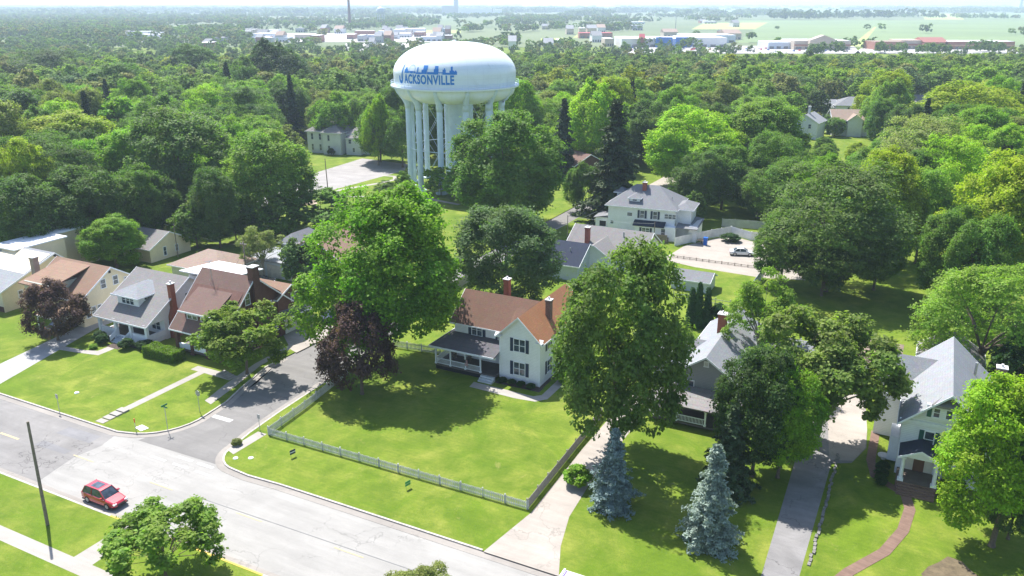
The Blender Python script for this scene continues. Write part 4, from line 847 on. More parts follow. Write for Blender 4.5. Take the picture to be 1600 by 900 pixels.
mb.add([wrap(-16.65, 28.35), wrap(-16.1, 28.35), wrap(-16.15, 29.1), wrap(-16.6, 29.1)], [(0,1,2,3)])
mb.build('letter', INK, tw, recalc=False)
m = MB(); pale = plain('pale_blue_ink', (.35, .52, .72), .5)
for i in range(24):
    f = lambda q, r: wrap(-11.6+r*math.cos(q), ZS+1.0+r*math.sin(q)); q0, q1 = 2*math.pi*i/24, 2*math.pi*(i+1)/24
    m.add([f(q0, .95), f(q1, .95), f(q1, 1.07), f(q0, 1.07)], [(0,1,2,3)])
m.build('wheel_emblem', pale, tw, recalc=False)
MB().lathe([(.5, 36.7), (.5, 37.1), (.05, 37.2)], 16).build('vent', TW, tw)
# ------------------------------------------------------------------ fences
def fence(name, pts, hgt, mat, label, step=.16, pw=.09, post=2.44, solid=False, rails=True, group=None, pmat=None):
    e = empty(name, W(*pts[0]), GA, label, 'fence', group); o0 = Vector(pts[0]); m = MB()
    for p, q in zip(pts, pts[1:]):
        p = Vector(p)-o0; q = Vector(q)-o0; L = (q-p).length; d = (q-p)/L; n = Vector((-d.y, d.x))
        def bar(u0, u1, w0, w1, z0, z1, mb):
            c = [p+d*u0+n*w0, p+d*u1+n*w0, p+d*u1+n*w1, p+d*u0+n*w1]; mb.prism([(v.x, v.y) for v in c], z0, z1)
        if rails:
            for z in (hgt*.25, hgt*.75): bar(0, L, .02, .06, z, z+.08, m)
        k = max(1, int(L/step))
        for i in range(k):
            u = L*(i+.5)/k; dz = .02*math.sin(i*1.7)
            if solid: bar(L*i/k+.004, L*(i+1)/k-.004, -.012, .018, .03, hgt+dz*.4, m)
            else: bar(u-pw/2, u+pw/2, -.012, .018, .06, hgt+dz, m)
        np_ = max(1, int(round(L/post)))
        for i in range(np_+1):
            u = L*i/np_; pm = MB(); bar(u-.055, u+.055, .062, .17, 0, hgt+.08, pm); pm.build('post', pmat or mat, e)
    m.build('pickets' if not solid else 'boards', mat, e); return e
PICK = plain('picket_white', (.50, .505, .50), .75, .25, 2)
fence('picket_fence', [(-21.9, -25.0), (10.4, -24.8)], .95, PICK, 'long white picket fence along the front lawn of the farmhouse', .2, .11)
fence('picket_fence', [(-21.9, -24.9), (-22.5, -18), (-23.9, -8)], 1.05, PICK, 'weathered picket fence beside the side street, left of the front lawn', .2, .12)
fence('picket_fence', [(10.4, -24.7), (10.1, -12), (10.0, -4)], 1.15, GREYWOOD, 'grey wooden fence along the right side of the front lawn', .14, .1, rails=True)
fence('picket_fence', [(-23.9, 2.2), (-15.2, 3.2)], 1.1, PICK, 'short white picket fence joining the farmhouse porch to the maroon tree', .2, .11)
fence('privacy_fence', [(-27.3, 8), (-28.2, 22), (-28.9, 33)], 1.7, GREYWOOD, 'tall grey board fence along the side street behind the farmhouse', .15, solid=True)
fence('picket_fence', [(-26, 73.5), (-19.2, 71.0)], 1.0, PICK, 'short white picket fence left of the foursquare house', .25, .12)
fence('privacy_fence', [(-3.2, 70.5), (1.8, 79.8), (4.8, 84.2), (9.5, 81.6), (14.5, 84.5)], 1.8, plain('board_white', (.80, .80, .79), .7, .12, 1), 'white board fence curving behind the parked white car', .16, solid=True)
fence('privacy_fence', [(1.5, 90), (12, 92), (24, 98)], 1.8, plain('board_dull', (.42, .43, .42), .7, .12, 1), 'dull pale board fence in shade right of the foursquare house', .16, solid=True)
fence('privacy_fence', [(16.4, 57.8), (16.3, 50)], 1.8, plain('board_blue', (.55, .62, .68), .7, .12, 1), 'pale blue board fence at the right end of the tan drive', .16, solid=True)
fence('rail_fence', [(-1.6, 62.6), (20, 58.8+4)], .5, WOOD, 'low wooden rail across the tan drive below the white car', 2.4, .12)
fence('chain_fence', [(5.5, 40), (24, 40)], 1.2, METAL, 'thin metal fence across the back lawn beyond the gray house', 1.2, .03)
# low stone edging beside the right drive
m = MB(); rnd = random.Random(4)
for k in range(34):
    b = -21+k*.62; x = 35.75+rnd.uniform(-.1, .1); z = rnd.uniform(.1, .18)
    mbp = [(x-.13, b-.25), (x+.12, b-.28), (x+.14, b+.22), (x-.11, b+.27)]; m.prism([W(p, q)[:2] for p, q in mbp], 0, z)
tag(m.build('stone_edging', plain('edging_stone', (.20, .19, .175), .95, .4, 2)), 'row of rough stones edging the right driveway', 'edging')
# concrete steps down the left bank and by the brick house
e = empty('garden_steps', W(-41.65, -31.9), GA, 'four shallow concrete steps from the kerb to the left lawn walk', 'steps')
for k in range(4): MB().box(-.65+.1, .65+.1, .25+.95*k, .25+.95*k+.8, 0, .05+.05*k).build('step', PATH, e)
e = empty('garden_steps', W(-37.5, -15.6), GA, 'short flight of concrete steps between brick house lawn and side street', 'steps')
for k in range(4): MB().box(-1.3+.42*k, -1.3+.42*(k+1), -.7, .7, 0, .42-.1*k).build('step', PATH, e)
# ------------------------------------------------------------------ poles, wires, signs
def pole(a, b, hgt, label, arm=0, lean=(0, 0), box=False, world=None, lamp=False, r=.14):
    e = empty('utility_pole' if not lamp else 'street_lamp', world or W(a, b), GA, label, 'utility pole' if not lamp else 'street lamp')
    MB().tube([(0, 0, 0), (lean[0], lean[1], hgt)], [r, r*.7], 12).build('pole', WOOD if not lamp else METAL, e)
    if arm:
        MB().box(lean[0]-arm/2, lean[0]+arm/2, lean[1]-.06, lean[1]+.06, hgt-.6, hgt-.48).build('crossarm', WOOD, e)
        m = MB()
        for x in (-arm*.45, -arm*.15, arm*.15, arm*.45): m.tube([(lean[0]+x, lean[1], hgt-.48), (lean[0]+x, lean[1], hgt-.3)], .04, 6)
        m.build('insulators', CHALK, e)
    if box: MB().tube([(.3, 0, 2.3), (.3, 0, 3.1)], .2, 10).build('transformer', METAL, e)
    if lamp: 
        MB().tube([(0, 0, hgt-.2), (1.6, -.4, hgt+.1)], .05, 6).build('arm', METAL, e); MB().box(1.3, 2.2, -.55, -.25, hgt+.02, hgt+.16).build('lamp_head', CHALK, e)
    return e
pole(0, 0, 10.4, 'bare leaning wooden pole on the verge near the red car', 0, (-.55, .5), world=G(74.5, 820)+(0,), r=.16)
MB_ = MB()
pole(0, 0, 7.6, 'wooden pole at the edge of the car park before the mansion', 0, (-.3, .1), world=G(512, 293)+(0,))
pole(-61, 12.5, 8.2, 'wooden pole with wires behind the brick house roof', 1.4)
pole(0, 0, 9, 'pole with wide lamp head right of the dark tower tree', 0, world=G(849, 230)+(0,), lamp=True)
pole(0, 0, 8, 'slim pale pole by the lane beyond the dark tree', 0, world=G(902, 262)+(0,), r=.12)
pole(-6.4, 66.5, 5.5, 'grey pole beside the foursquare house fence', 0, r=.1); pole(-23, 62, 6, 'thin grey pole before the foursquare side porch', 0, r=.09)
pole(-86, 20, 6.5, 'wooden pole between the two cream garages', 0, r=.12)
def wire(P, Q, sag, label, r=.018):
    P, Q = Vector(P), Vector(Q); pts = []
    for i in range(17):
        t = i/16; v = P.lerp(Q, t); v.z -= sag*4*t*(1-t); pts.append(tuple(v))
    tag(MB().tube(pts, r, 4).build('power_line', BLACK if r < .02 else METAL), label, 'wire')
wire(W(-44, -9.5, 4.2), W(-16, 60, 8), 2, 'thin service wire running from the brick house across the side street', .02)
wire(W(-61, 12.5, 7.8), W(-48, 4, 6.5), .6, 'dark wire from the wooden pole to the brick house rear'); wire(W(-60.6, 12.7, 7.6), W(-56, 3, 5), .5, 'dark wire from the wooden pole to the bungalow rear')
wire(W(-61.4, 12.5, 7.5), W(-86, 20, 6.2), .8, 'long dark wire between the two poles behind the left row')
wire(W(-23, 62, 5.8), W(-6.4, 66.5, 5.2), .3, 'thin pale wire before the foursquare house', .02)
def sign(a, b, hgt, label, kind):
    e = empty('street_sign', W(a, b), GA, label, 'sign')
    MB().tube([(0, 0, 0), (0, 0, hgt)], .035, 8).build('post', METAL, e)
    if kind == 'name':
        MB().box(-.45, .45, -.015, .015, hgt-.05, hgt+.14).build('name_plate', plain('sign_green', (.01, .16, .06), .4), e); MB().box(-.015, .015, -.42, .42, hgt+.15, hgt+.34).build('name_plate', MATS['sign_green'], e)
    elif kind == 'marker': MB().tube([(0, 0, hgt-.5), (0, 0, hgt)], .07, 10).build('cap', plain('marker_orange', (.7, .16, .03), .5), e)
    elif kind == 'stop': MB().prism([(0, 0)], 0, 0) if 0 else MB().tube([(0, .02, hgt-.1), (0, .06, hgt-.1)], .38, 8).build('sign_plate', METAL, e)
    else: MB().box(-.2, .2, -.02, .01, hgt-.5, hgt+.05).build('sign_plate', METAL, e)
sign(-48.2, -31.9, 2.2, 'grey roadside sign at the kerb of the far left lawn', 'plate')
sign(-36.2, -31.0, 1.5, 'short post with orange cap and white base at the corner kerb', 'marker'); sign(-33.0, -29.3, 2.9, 'tall post with green street name plates on the left corner', 'name')
sign(-33.2, -24.4, 2.5, 'back of a traffic sign facing the side street mouth', 'stop'); sign(-23.6, -24.6, 2.0, 'thin dark post with small plate by the picket fence corner', 'plate')
tag(MB().add([W(-36.8, -30.6, .05), W(-35.5, -30.9, .05), W(-35.3, -30.0, .05), W(-36.6, -29.8, .05), W(-36.8, -30.6, -.02), W(-35.5, -30.9, -.02), W(-35.3, -30.0, -.02), W(-36.6, -29.8, -.02)], [(0,1,2,3),(7,6,5,4),(0,1,5,4),(1,2,6,5),(2,3,7,6),(3,0,4,7)]).build('utility_cover', WHITE), 'white square cover on the grass at the left corner', 'cover')
tag(MB().lathe([(.3, 0), (.27, .04), (.01, .06)], 14, W(-20.2, -29.6)[:2]).build('utility_cover', CHALK), 'pale round cover on the verge near the right corner', 'cover')
tag(MB().lathe([(.28, 0), (.25, .06), (.01, .07)], 12, W(-21.6, -30.4)[:2]).build('utility_cover', WHITE), 'small white cover at the tip of the right corner', 'cover')
tag(MB().lathe([(.3, 0), (.25, .1), (.01, .12)], 12, G(120, 614)).build('utility_cover', WHITE), 'small white cap in the far left lawn', 'cover')
def yardsign(a, b, label, c1, mat2):
    e = empty('yard_sign', W(a, b), GA+R(75), label, 'sign')
    MB().tube([(-.25, 0, 0), (-.25, 0, .5)], .012, 5).tube([(.25, 0, 0), (.25, 0, .5)], .012, 5).build('stake', METAL, e)
    MB().box(-.34, .34, -.01, .01, .35, .88).build('panel', c1, e); MB().box(-.34, .34, -.016, -.0105, .56, .66).box(-.34, .34, .0105, .016, .56, .66).build('panel_stripe', mat2, e)
yardsign(-16.3, -27.4, 'small dark blue yard sign with a white stripe on the front verge', NAVY, WHITE); yardsign(-1.9, -26.9, 'small green yard sign on the front verge near the picket fence', plain('sign_leaf_green', (.05, .30, .08), .5), plain('sign_pale', (.3, .5, .3), .5))
e = empty('recycling_bin', W(2.0, 74.0), GA, 'tall blue bin standing beside the foursquare house', 'bin')
MB().add([(-.3,-.3,0),(.3,-.3,0),(.3,.3,0),(-.3,.3,0),(-.38,-.38,1.5),(.38,-.38,1.5),(.38,.38,1.5),(-.38,.38,1.5)], [(3,2,1,0),(4,5,6,7),(0,1,5,4),(1,2,6,5),(2,3,7,6),(3,0,4,7)]).build('body', plain('bin_blue', (.01, .12, .5), .5), e); MB().box(-.42, .42, -.42, .42, 1.5, 1.6).build('lid', MATS['bin_blue'], e)
e = empty('garden_table', W(1.0, 74.8), 0, 'low tan wooden table beside the blue bin', 'table')
MB().lathe([(.02, .72), (.9, .72), (.9, .8), (.02, .8)], 18).build('tabletop', plain('tan_wood', (.42, .28, .16), .8), e); MB().tube([(0, 0, 0), (0, 0, .72)], .12, 8).build('pedestal', WOOD, e)
e = empty('stone_bench', W(40.1, .9), 0, 'small pale round stone bench beside the right white house', 'bench')
MB().lathe([(.02, .4), (.6, .4), (.6, .5), (.02, .5)], 14).build('seat', CHALK, e); MB().tube([(0, 0, 0), (0, 0, .4)], .25, 8).build('pedestal', CHALK, e)
# ------------------------------------------------------------------ vehicles
def car(name, loc, rz, label, paint, suv=True, cat='car', group=None, rims=METAL):
    e = empty(name, loc, rz, label, cat, group); L, Wd = (4.7, 1.86) if suv else (4.75, 1.82)
    hb, hr = (1.02, 1.68) if suv else (.93, 1.44)
    # body stations: x, half width, low z, high z
    st = [(-L/2, .72, .45, .78), (-L/2+.08, .84, .32, hb-.02), (-L/2+.5, .91, .26, hb+.02), (-.9, Wd/2, .24, hb), (.4, Wd/2, .24, hb-.02), (.95, .92, .24, hb-.03), (L/2-.75, .90, .25, hb-.12), (L/2-.2, .82, .3, hb-.24), (L/2, .62, .4, hb-.38)]
    vs = []; K = 10
    for x, hw, z0, z1 in st:
        zm = z0+(z1-z0)*.55
        vs += [(x, -hw*.9, z0), (x, -hw, z0+.12), (x, -hw, zm), (x, -hw*.95, z1-.07), (x, -hw*.78, z1), (x, hw*.78, z1), (x, hw*.95, z1-.07), (x, hw, zm), (x, hw, z0+.12), (x, hw*.9, z0)]
    n = len(st); fs = [(i*K+k, i*K+(k+1)%K, (i+1)*K+(k+1)%K, (i+1)*K+k) for i in range(n-1) for k in range(K)]+[tuple(range(K)), tuple(range((n-1)*K, n*K))]
    b = MB().add(vs, fs).build('body', paint, e, smooth=False)
    md = b.modifiers.new('b', 'BEVEL'); md.width = .05; md.segments = 2; md.limit_method = 'ANGLE'; md.angle_limit = R(25)
    xr, xf, tr, tf = (-L/2+.22, 1.12, -L/2+.55, .35) if suv else (-L/2+.75, 1.15, -.95, .3)
    q = [(xr, .80, hb-.04), (xf, .80, hb-.06), (tf, .62, hr-.06), (tr, .62, hr-.06)]
    vs = [(x, -y, z) for x, y, z in q]+[(x, y, z) for x, y, z in q]
    MB().add(vs, [(0,1,2,3), (4,5,6,7), (0,4,7,3), (1,5,6,2), (3,2,6,7), (0,1,5,4)]).build('windows', GLASS, e)
    rfm = MB().slab([(tf+.06, -.66, hr-.05), (tf-.25, -.60, hr), (tr+.1, -.60, hr), (tr-.05, -.64, hr-.06), (tr-.05, .64, hr-.06), (tr+.1, .60, hr), (tf-.25, .60, hr), (tf+.06, .66, hr-.05)], .06).build('roof', paint, e)
    for sx in (-1, 1):
        for (x0, z0), (x1, z1) in (((xf, hb-.02), (tf, hr-.04)), ((xr, hb-.02), (tr, hr-.04)), (((tf+tr)/2-.1, hb), ((tf+tr)/2-.1, hr-.04))):
            MB().tube([(x0, sx*.81, z0), (x1, sx*.635, z1)], .045, 6).build('pillar', paint, e)
        MB().box(.72, .92, sx*.98-.09, sx*.98+.09, hb+.02, hb+.16).build('mirror', paint, e)
        MB().box(L/2-.24, L/2-.02, sx*.62-.17, sx*.62+.17, hb-.44, hb-.3).build('headlight', WHITE, e); MB().box(-L/2-.01, -L/2+.1, sx*.66-.12, sx*.66+.12, hb-.35, hb-.1).build('tail_light', plain('tail_red', (.4, .01, .01), .3), e)
        for x in (-1.38, 1.40):
            wl = MB().tube([(x, sx*.70, .35), (x, sx*.945, .35)], .355, 20).build('wheel', TYRE, e); MB().tube([(x, sx*.93, .35), (x, sx*.955, .35)], .22, 12).build('rim', rims, wl)
    MB().box(L/2-.03, L/2+.02, -.42, .42, .38, .62).build('grille', BLACK, e); MB().box(-L/2+.1, L/2-.15, -.86, .86, .2, .32).build('underbody', BLACK, e)
    if suv: MB().box(-1.25, -.15, -.42, .42, hr+.002, hr+.02).build('sunroof', GLASS, rfm)
    return e
RED = plain('red_car_paint', (.42, .012, .03), .22, .03, spec=.6, coat=1); WHP = plain('white_car_paint', (.72, .73, .75), .25, .02, spec=.5, coat=.6)
x, y = G(163, 786)
car('parked_car', (x-.1, y+.45, -.128), R(-27), 'red sport utility vehicle with sunroof parked at the near kerb', RED)
x, y = G(1160, 400); car('parked_car', (x, y+.6, .02), R(-8), 'white sedan parked on the tan drive below the white fence', WHP, False)
PURP = plain('purple_car_paint', (.06, .04, .16), .25, .03, spec=.6, coat=1)
x, y, _ = W(-38.6, 7.2); car('parked_car', (x, y, .025), R(62), 'dark purple car half hidden behind the brick house garage', PURP, False)
x, y, _ = W(-72.0, -14.2); car('parked_car', (x, y, .02), R(60), 'dark car standing under the cream house carport', plain('dark_car_paint', (.03, .03, .035), .3, .03, coat=1), False)
x, y = G(884, 268); car('parked_car', (x, y, .02), R(5), 'dark car parked by the lane beyond the dark tree', MATS['dark_car_paint'])
x, y = G(872, 216); car('parked_car', (x, y, .02), R(80), 'white pickup shape parked in shade near the lamp right of the tower', WHP); 
x, y, _ = W(-60.3, 15); car('parked_car', (x, y, .02), R(10), 'dark car parked behind the bungalow in deep shade', MATS['dark_car_paint'], False)
# delivery truck whose roof just enters at the bottom edge
X, Y = G(868, 883, 3.0); e = empty('box_truck', (X+1.2, Y-1.0, -.128), GA, 'pale grey box truck roof entering at the bottom edge beside the driveway', 'truck')
MB().box(-.6, 5.6, -2.2, .0+.3, .7, 3.02).build('cargo_box', plain('truck_grey', (.58, .58, .57), .5, .06, 1), e)
MB().box(-.75, -.6, -2.25, .35, .8, 3.1).build('front_rim', WHITE, e); MB().box(-.5, -.42, -2.1, .2, 3.022, 3.05).build('trim_strip', plain('trim_purple', (.12, .06, .35), .5), e)
MB().add([(-2.4, -2.1, .5), (-.76, -2.1, .5), (-.76, .2, .5), (-2.4, .2, .5), (-2.2, -2.0, 1.4), (-.76, -2.1, 2.3), (-.76, .2, 2.3), (-2.2, .1, 1.4)], [(3,2,1,0),(4,5,6,7),(0,1,5,4),(1,2,6,5),(2,3,7,6),(3,0,4,7)]).build('cab', WHITE, e)
MB().box(-1.0, -.85, .35, .55, 1.7, 2.1).build('mirror', NAVY, e); MB().tube([(1.0, -.4, 3.02), (1.0, -.4, 3.12)], .07, 8).build('vent', BLACK, e)
for x_ in (-1.5, 3.9):
    for y_ in (-2.1, .0): wl = MB().tube([(x_, y_, .45), (x_, y_+.3, .45)], .45, 16).build('wheel', TYRE, e); MB().tube([(x_, y_-.01, .45), (x_, y_+.31, .45)], .22, 10).build('rim', METAL, wl)

# ------------------------------------------------------------------ trees
RNG = np.random.default_rng(11)
def unit(v): return v/np.maximum(1e-9, np.linalg.norm(v, axis=1, keepdims=True))
def leaves_to_mesh(name, P, Nn, size, tint, mat, colattr=None, aspect=1.5):
    n = len(P); size = np.broadcast_to(np.asarray(size, float), (n,))
    r = unit(RNG.normal(size=(n, 3))); U = unit(np.cross(Nn, r)); V = np.cross(Nn, U)
    a = (size*.5*aspect**.5)[:, None]; b = (size*.5/aspect**.5)[:, None]
    bend = Nn*(size*.12)[:, None]
    C = np.stack([P-U*a-bend, P-V*b+bend*.4, P+U*a-bend, P+V*b+bend*.4], 1).reshape(-1, 3)
    me = bpy.data.meshes.new(name); me.vertices.add(4*n); me.loops.add(4*n); me.polygons.add(n)
    me.vertices.foreach_set('co', C.astype(np.float32).ravel()); me.loops.foreach_set('vertex_index', np.arange(4*n, dtype=np.int32))
    me.polygons.foreach_set('loop_start', np.arange(0, 4*n, 4, dtype=np.int32))
    try: me.polygons.foreach_set('loop_total', np.full(n, 4, dtype=np.int32))
    except Exception: pass
    at = me.attributes.new('tint', 'FLOAT_COLOR', 'POINT'); t4 = np.ones((n, 4), np.float32)
    if colattr is not None: t4[:, :3] = colattr
    else: t4[:, 0] = tint[:, 0]; t4[:, 1] = tint[:, 1]
    at.data.foreach_set('color', np.repeat(t4, 4, axis=0).ravel()); me.update(calc_edges=True); me.validate(); me.materials.append(mat); return me
def broad(seed, nl=46, nc=22, k=20, leaf=.40, lobe=(.24, .38), env=(1, 1, 1), zmin=-.8, rough=.16, flat=.55, oval=0, cc=.72, clump=(.06, .10), upbias=.75):
    g = np.random.default_rng(seed); D = unit(g.normal(size=(nl*3, 3))); D = D[D[:, 2] > zmin][:nl]
    e = 1+rough*np.sin(D[:, 0]*3.1+seed)*np.cos(D[:, 1]*2.7+seed*2)+g.normal(size=len(D))*rough*.45
    Cl = D*e[:, None]*cc; Rl = g.uniform(*lobe, size=len(D)); P = []; Nn = []; T = []
    for c, r in zip(Cl, Rl):
        d = unit(g.normal(size=(nc, 3))+unit(c[None]+np.array([[0, 0, .25]]))*.75)
        cc_ = c+d*r*g.uniform(.75, 1.05, size=(nc, 1)); cr = g.uniform(*clump, size=nc); hue = g.uniform(0, 1); val = g.uniform(.15, .85)
        for q, cr1, dd in zip(cc_, cr, d):
            o = g.normal(size=(k, 3))*cr1*.62; o[:, 2] *= flat; p = q+o
            P.append(p); nn = unit(dd[None]*.7+np.array([[0, 0, upbias]])+g.normal(size=(k, 3))*.55); Nn.append(nn)
            t = np.empty((k, 2)); t[:, 0] = np.clip(hue*.6+g.uniform(0, 1)*.4+g.normal(size=k)*.12, 0, 1); t[:, 1] = np.clip(val*.45+g.uniform(.1, .45)+g.normal(size=k)*.14, 0, 1); T.append(t)
    P = np.concatenate(P); Nn = np.concatenate(Nn); T = np.concatenate(T)
    P[:, 2] = np.maximum(P[:, 2], -.96+.22*(P[:, 0]**2+P[:, 1]**2))
    if oval: s = 1-oval*np.clip(P[:, 2], -1, 1.1); P[:, 0] *= s; P[:, 1] *= s
    P = P*np.array(env); return P, Nn, T, Cl*np.array(env)
def trunkmesh(seed, Cl, z0, R0, HZ, rt=.38, limbs=9, name='trunk', mat=BARK, cz=12.0):
    g = random.Random(seed); m = MB(); top = cz*.62
    m.tube([(0, 0, -.15), (0, 0, .5), (g.uniform(-.2, .2), g.uniform(-.2, .2), top*.6), (g.uniform(-.4, .4), g.uniform(-.4, .4), top)], [rt*1.5, rt, rt*.8, rt*.62], 10)
    ids = list(range(len(Cl))); g.shuffle(ids)
    for i in ids[:limbs]:
        c = Cl[i]; e = (c[0]*R0*.9, c[1]*R0*.9, cz+c[2]*HZ*.9); zs = top*g.uniform(.62, 1.0); mid = (e[0]*.38, e[1]*.38, zs+(e[2]-zs)*.5)
        m.tube([(0, 0, zs), mid, e], [rt*.5, rt*.3, rt*.08], 6)
    o = m.build(name, mat); me = o.data; bpy.data.objects.remove(o); return me
KIND = {}
def addkind(name, variants):
    KIND[name] = variants
def mk_broad(name, seeds, R0=8.0, HZ=9.2, cz=10.7, H0=20.0, mat=LEAF, rt=.38, bark=BARK, limbs=9, **kw):
    vs = []
    for s in seeds:
        leaf = kw.get('leaf', .40); P, Nn, T, Cl = broad(s, **kw); P = P*np.array([R0, R0, HZ])+np.array([0, 0, cz])
        sz = leaf*np.random.default_rng(s).uniform(.5, 1.5, size=len(P))
        vs.append((leaves_to_mesh(name+'_crown', P, Nn, sz, T, mat), trunkmesh(s, Cl, 0, R0, HZ, rt, limbs, mat=bark, cz=cz), R0, H0))
    addkind(name, vs)
mk_broad('oak', [1, 2, 3], nl=62, nc=26, k=28, leaf=.32, lobe=(.20, .34))
mk_broad('maple', [4, 5], nl=80, nc=26, k=32, leaf=.28, lobe=(.16, .30), rough=.2, cc=.76)
mk_broad('poplar', [6, 7], nl=60, nc=26, k=22, leaf=.34, oval=.28, lobe=(.18, .30), flat=.8)
mk_broad('locust', [8], nl=56, nc=30, k=22, leaf=.26, lobe=(.2, .36), rough=.22, flat=.4, clump=(.05, .12), bark=BARK)
mk_broad('young', [31], nl=54, nc=18, k=20, leaf=.5, lobe=(.14, .26), rough=.28, cc=.8, flat=.5, zmin=-.5, limbs=26, rt=.3)
mk_broad('airy', [9], HZ=8.0, cz=12.0, nl=50, nc=22, k=20, leaf=.34, lobe=(.14, .26), rough=.34, cc=.8, flat=.4, zmin=-.3, limbs=26, bark=PALEBARK, rt=.3)
mk_broad('small', [12, 13], nl=34, nc=18, k=18, leaf=.70, lobe=(.24, .36), rough=.18, rt=.3)
mk_broad('purple', [14], nl=46, nc=24, k=20, leaf=.40, oval=.18, lobe=(.18, .32), rough=.2, flat=.9)
mk_broad('sprawl', [15], HZ=8.0, cz=12.0, nl=84, nc=22, k=22, leaf=.40, lobe=(.14, .24), rough=.3, cc=.82, flat=.35, zmin=-.6, limbs=34, bark=PALEBARK, rt=.45)
mk_broad('shrub', [16, 17], nl=30, nc=22, k=16, leaf=.9, lobe=(.3, .42), rough=.05, zmin=-.2, R0=8, HZ=10, cz=8, H0=20, cc=.62)
def conifer(seed, n_whorl=34, R0=4.0, H0=14.0, leaf=.30, jag=.2, taper=.9):
    g = np.random.default_rng(seed); P = []; Nn = []; T = []
    for w_ in range(n_whorl):
        t = w_/n_whorl; z = .5+t*(H0-.5); r = R0*(1-t)**taper*(1+g.normal()*jag*.3)+.12; nb = int(7+9*(1-t))
        for b in range(nb):
            a = g.uniform(0, 2*np.pi); rr = r*g.uniform(1-jag*1.6, 1.08); ns = max(3, int(rr/.38)); bt = g.uniform(0, 1)
            for s in range(ns):
                u = (s+.6)/ns; q = np.array([math.cos(a)*rr*u, math.sin(a)*rr*u, z-.42*rr*u*u+.18*rr*u**4+g.normal()*.04]); k = 15
                side = np.array([-math.sin(a), math.cos(a), 0]); w2 = .16+.34*(1-u)*min(1.4, rr*.4)
                p = q+side*g.normal(size=(k, 1))*w2+g.normal(size=(k, 3))*np.array([.09, .09, .07]); P.append(p)
                Nn.append(unit(np.array([[math.cos(a)*.5, math.sin(a)*.5, .8]])+g.normal(size=(k, 3))*.5))
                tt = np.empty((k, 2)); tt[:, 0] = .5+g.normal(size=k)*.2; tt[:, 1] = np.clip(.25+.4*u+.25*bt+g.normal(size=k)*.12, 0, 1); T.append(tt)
    return np.concatenate(P), np.concatenate(Nn), np.clip(np.concatenate(T), 0, 1)
def mk_con(name, seeds, R0=4.0, H0=14.0, leaf=.3, **kw):
    vs = []
    for s in seeds:
        P, Nn, T = conifer(s, R0=R0, H0=H0, leaf=leaf, **kw); m = MB().tube([(0, 0, -.1), (0, 0, H0*.5), (0, 0, H0*.96)], [.26, .16, .03], 8); o = m.build('t', BARK); tm = o.data; bpy.data.objects.remove(o)
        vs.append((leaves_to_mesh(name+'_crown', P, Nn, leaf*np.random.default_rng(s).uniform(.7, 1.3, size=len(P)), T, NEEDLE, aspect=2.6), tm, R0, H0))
    addkind(name, vs)
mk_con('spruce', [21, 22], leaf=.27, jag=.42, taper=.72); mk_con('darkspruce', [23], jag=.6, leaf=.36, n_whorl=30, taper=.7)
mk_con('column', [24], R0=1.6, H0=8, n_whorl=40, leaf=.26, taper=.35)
_K = 1.0
COLR = {'bright': (.105, .215, .018), 'yellow': (.165, .235, .018), 'mid': (.075, .150, .028), 'dark': (.058, .112, .03), 'bluish': (.075, .135, .055), 'olive': (.125, .165, .05), 'maroon': (.125, .072, .070), 'pink': (.17, .12, .07),
        'spruceblue': (.165, .225, .22), 'sprucedark': (.035, .065, .03), 'lime': (.150, .27, .018), 'deep': (.025, .07, .018), 'pale': (.15, .20, .075), 'spring': (.115, .205, .035)}
COLR = {k: tuple(min(.5, c*f) for c, f in zip(v, (1.70, 1.52, 1.35))) if k not in ('maroon', 'pink', 'spruceblue', 'sprucedark') else v for k, v in COLR.items()}
WORD = {'bright': 'bright green', 'yellow': 'yellow-green', 'mid': 'mid green', 'dark': 'dark green', 'bluish': 'blue-green', 'olive': 'olive green', 'lime': 'lime green', 'spring': 'fresh green', 'sprucedark': 'very dark green', 'pale': 'pale green', 'deep': 'deep green'}
cnt = {}
PLACED = []                                       # x, y, radius
def tree(kind, X, Y, H, wid, col, label, cat='tree', group=None, z=0, name=None):
    vs = KIND[kind]; i = cnt.get(kind, 0); cnt[kind] = i+1; cm, tm, R0, H0 = vs[i % len(vs)]
    nm = name or {'spruce': 'spruce_tree', 'darkspruce': 'spruce_tree', 'column': 'columnar_evergreen', 'shrub': 'shrub', 'maple': 'maple_tree', 'oak': 'broadleaf_tree', 'poplar': 'tall_tree', 'locust': 'feathery_tree', 'airy': 'open_crowned_tree', 'young': 'young_tree', 'small': 'small_tree', 'purple': 'purple_leaved_tree', 'sprawl': 'spreading_tree'}[kind]
    rr = random.Random(int(X*7+Y*13))
    root = empty(nm, (X, Y, z), rr.uniform(0, 6.28), label, cat, group); s = wid/2/R0; root.scale = (s, s, H/H0)
    t = bpy.data.objects.new('trunk' if kind != 'shrub' else 'stem', tm); COL.objects.link(t); t.parent = root
    c = bpy.data.objects.new('crown' if kind != 'shrub' else 'foliage', cm); COL.objects.link(c); c.parent = root
    b = COLR[col] if isinstance(col, str) else col; f = rr.uniform(.9, 1.12); c.color = (b[0]*f, b[1]*f, b[2]*f, 1)
    PLACED.append((X, Y, wid/2)); return root
def T(kind, px, top, H, wpx, col, label, **k):    # crown top seen at (px, top) for a tree H metres tall
    X, Y = G(px, top, H); d = Y*_c+(CAM_H-H*.6)*_s; wid = wpx*d/FPX*(1 if kind in ('spruce', 'darkspruce', 'column', 'shrub') else .91)
    if kind in ('spruce', 'darkspruce', 'column'): r = wid/2
    else: r = wid/2
    # the silhouette top of a dome stands a little behind its axis
    return tree(kind, X, Y, H, wid, col, label, **k)
T('maple', 592, 303, 23.5, 258, (.17, .33, .022), 'tall bright green maple leaning over the side street beside the farmhouse')
T('purple', 556, 462, 13.0, 122, 'maroon', 'dark maroon-leaved tree in front of the tall bright green maple')
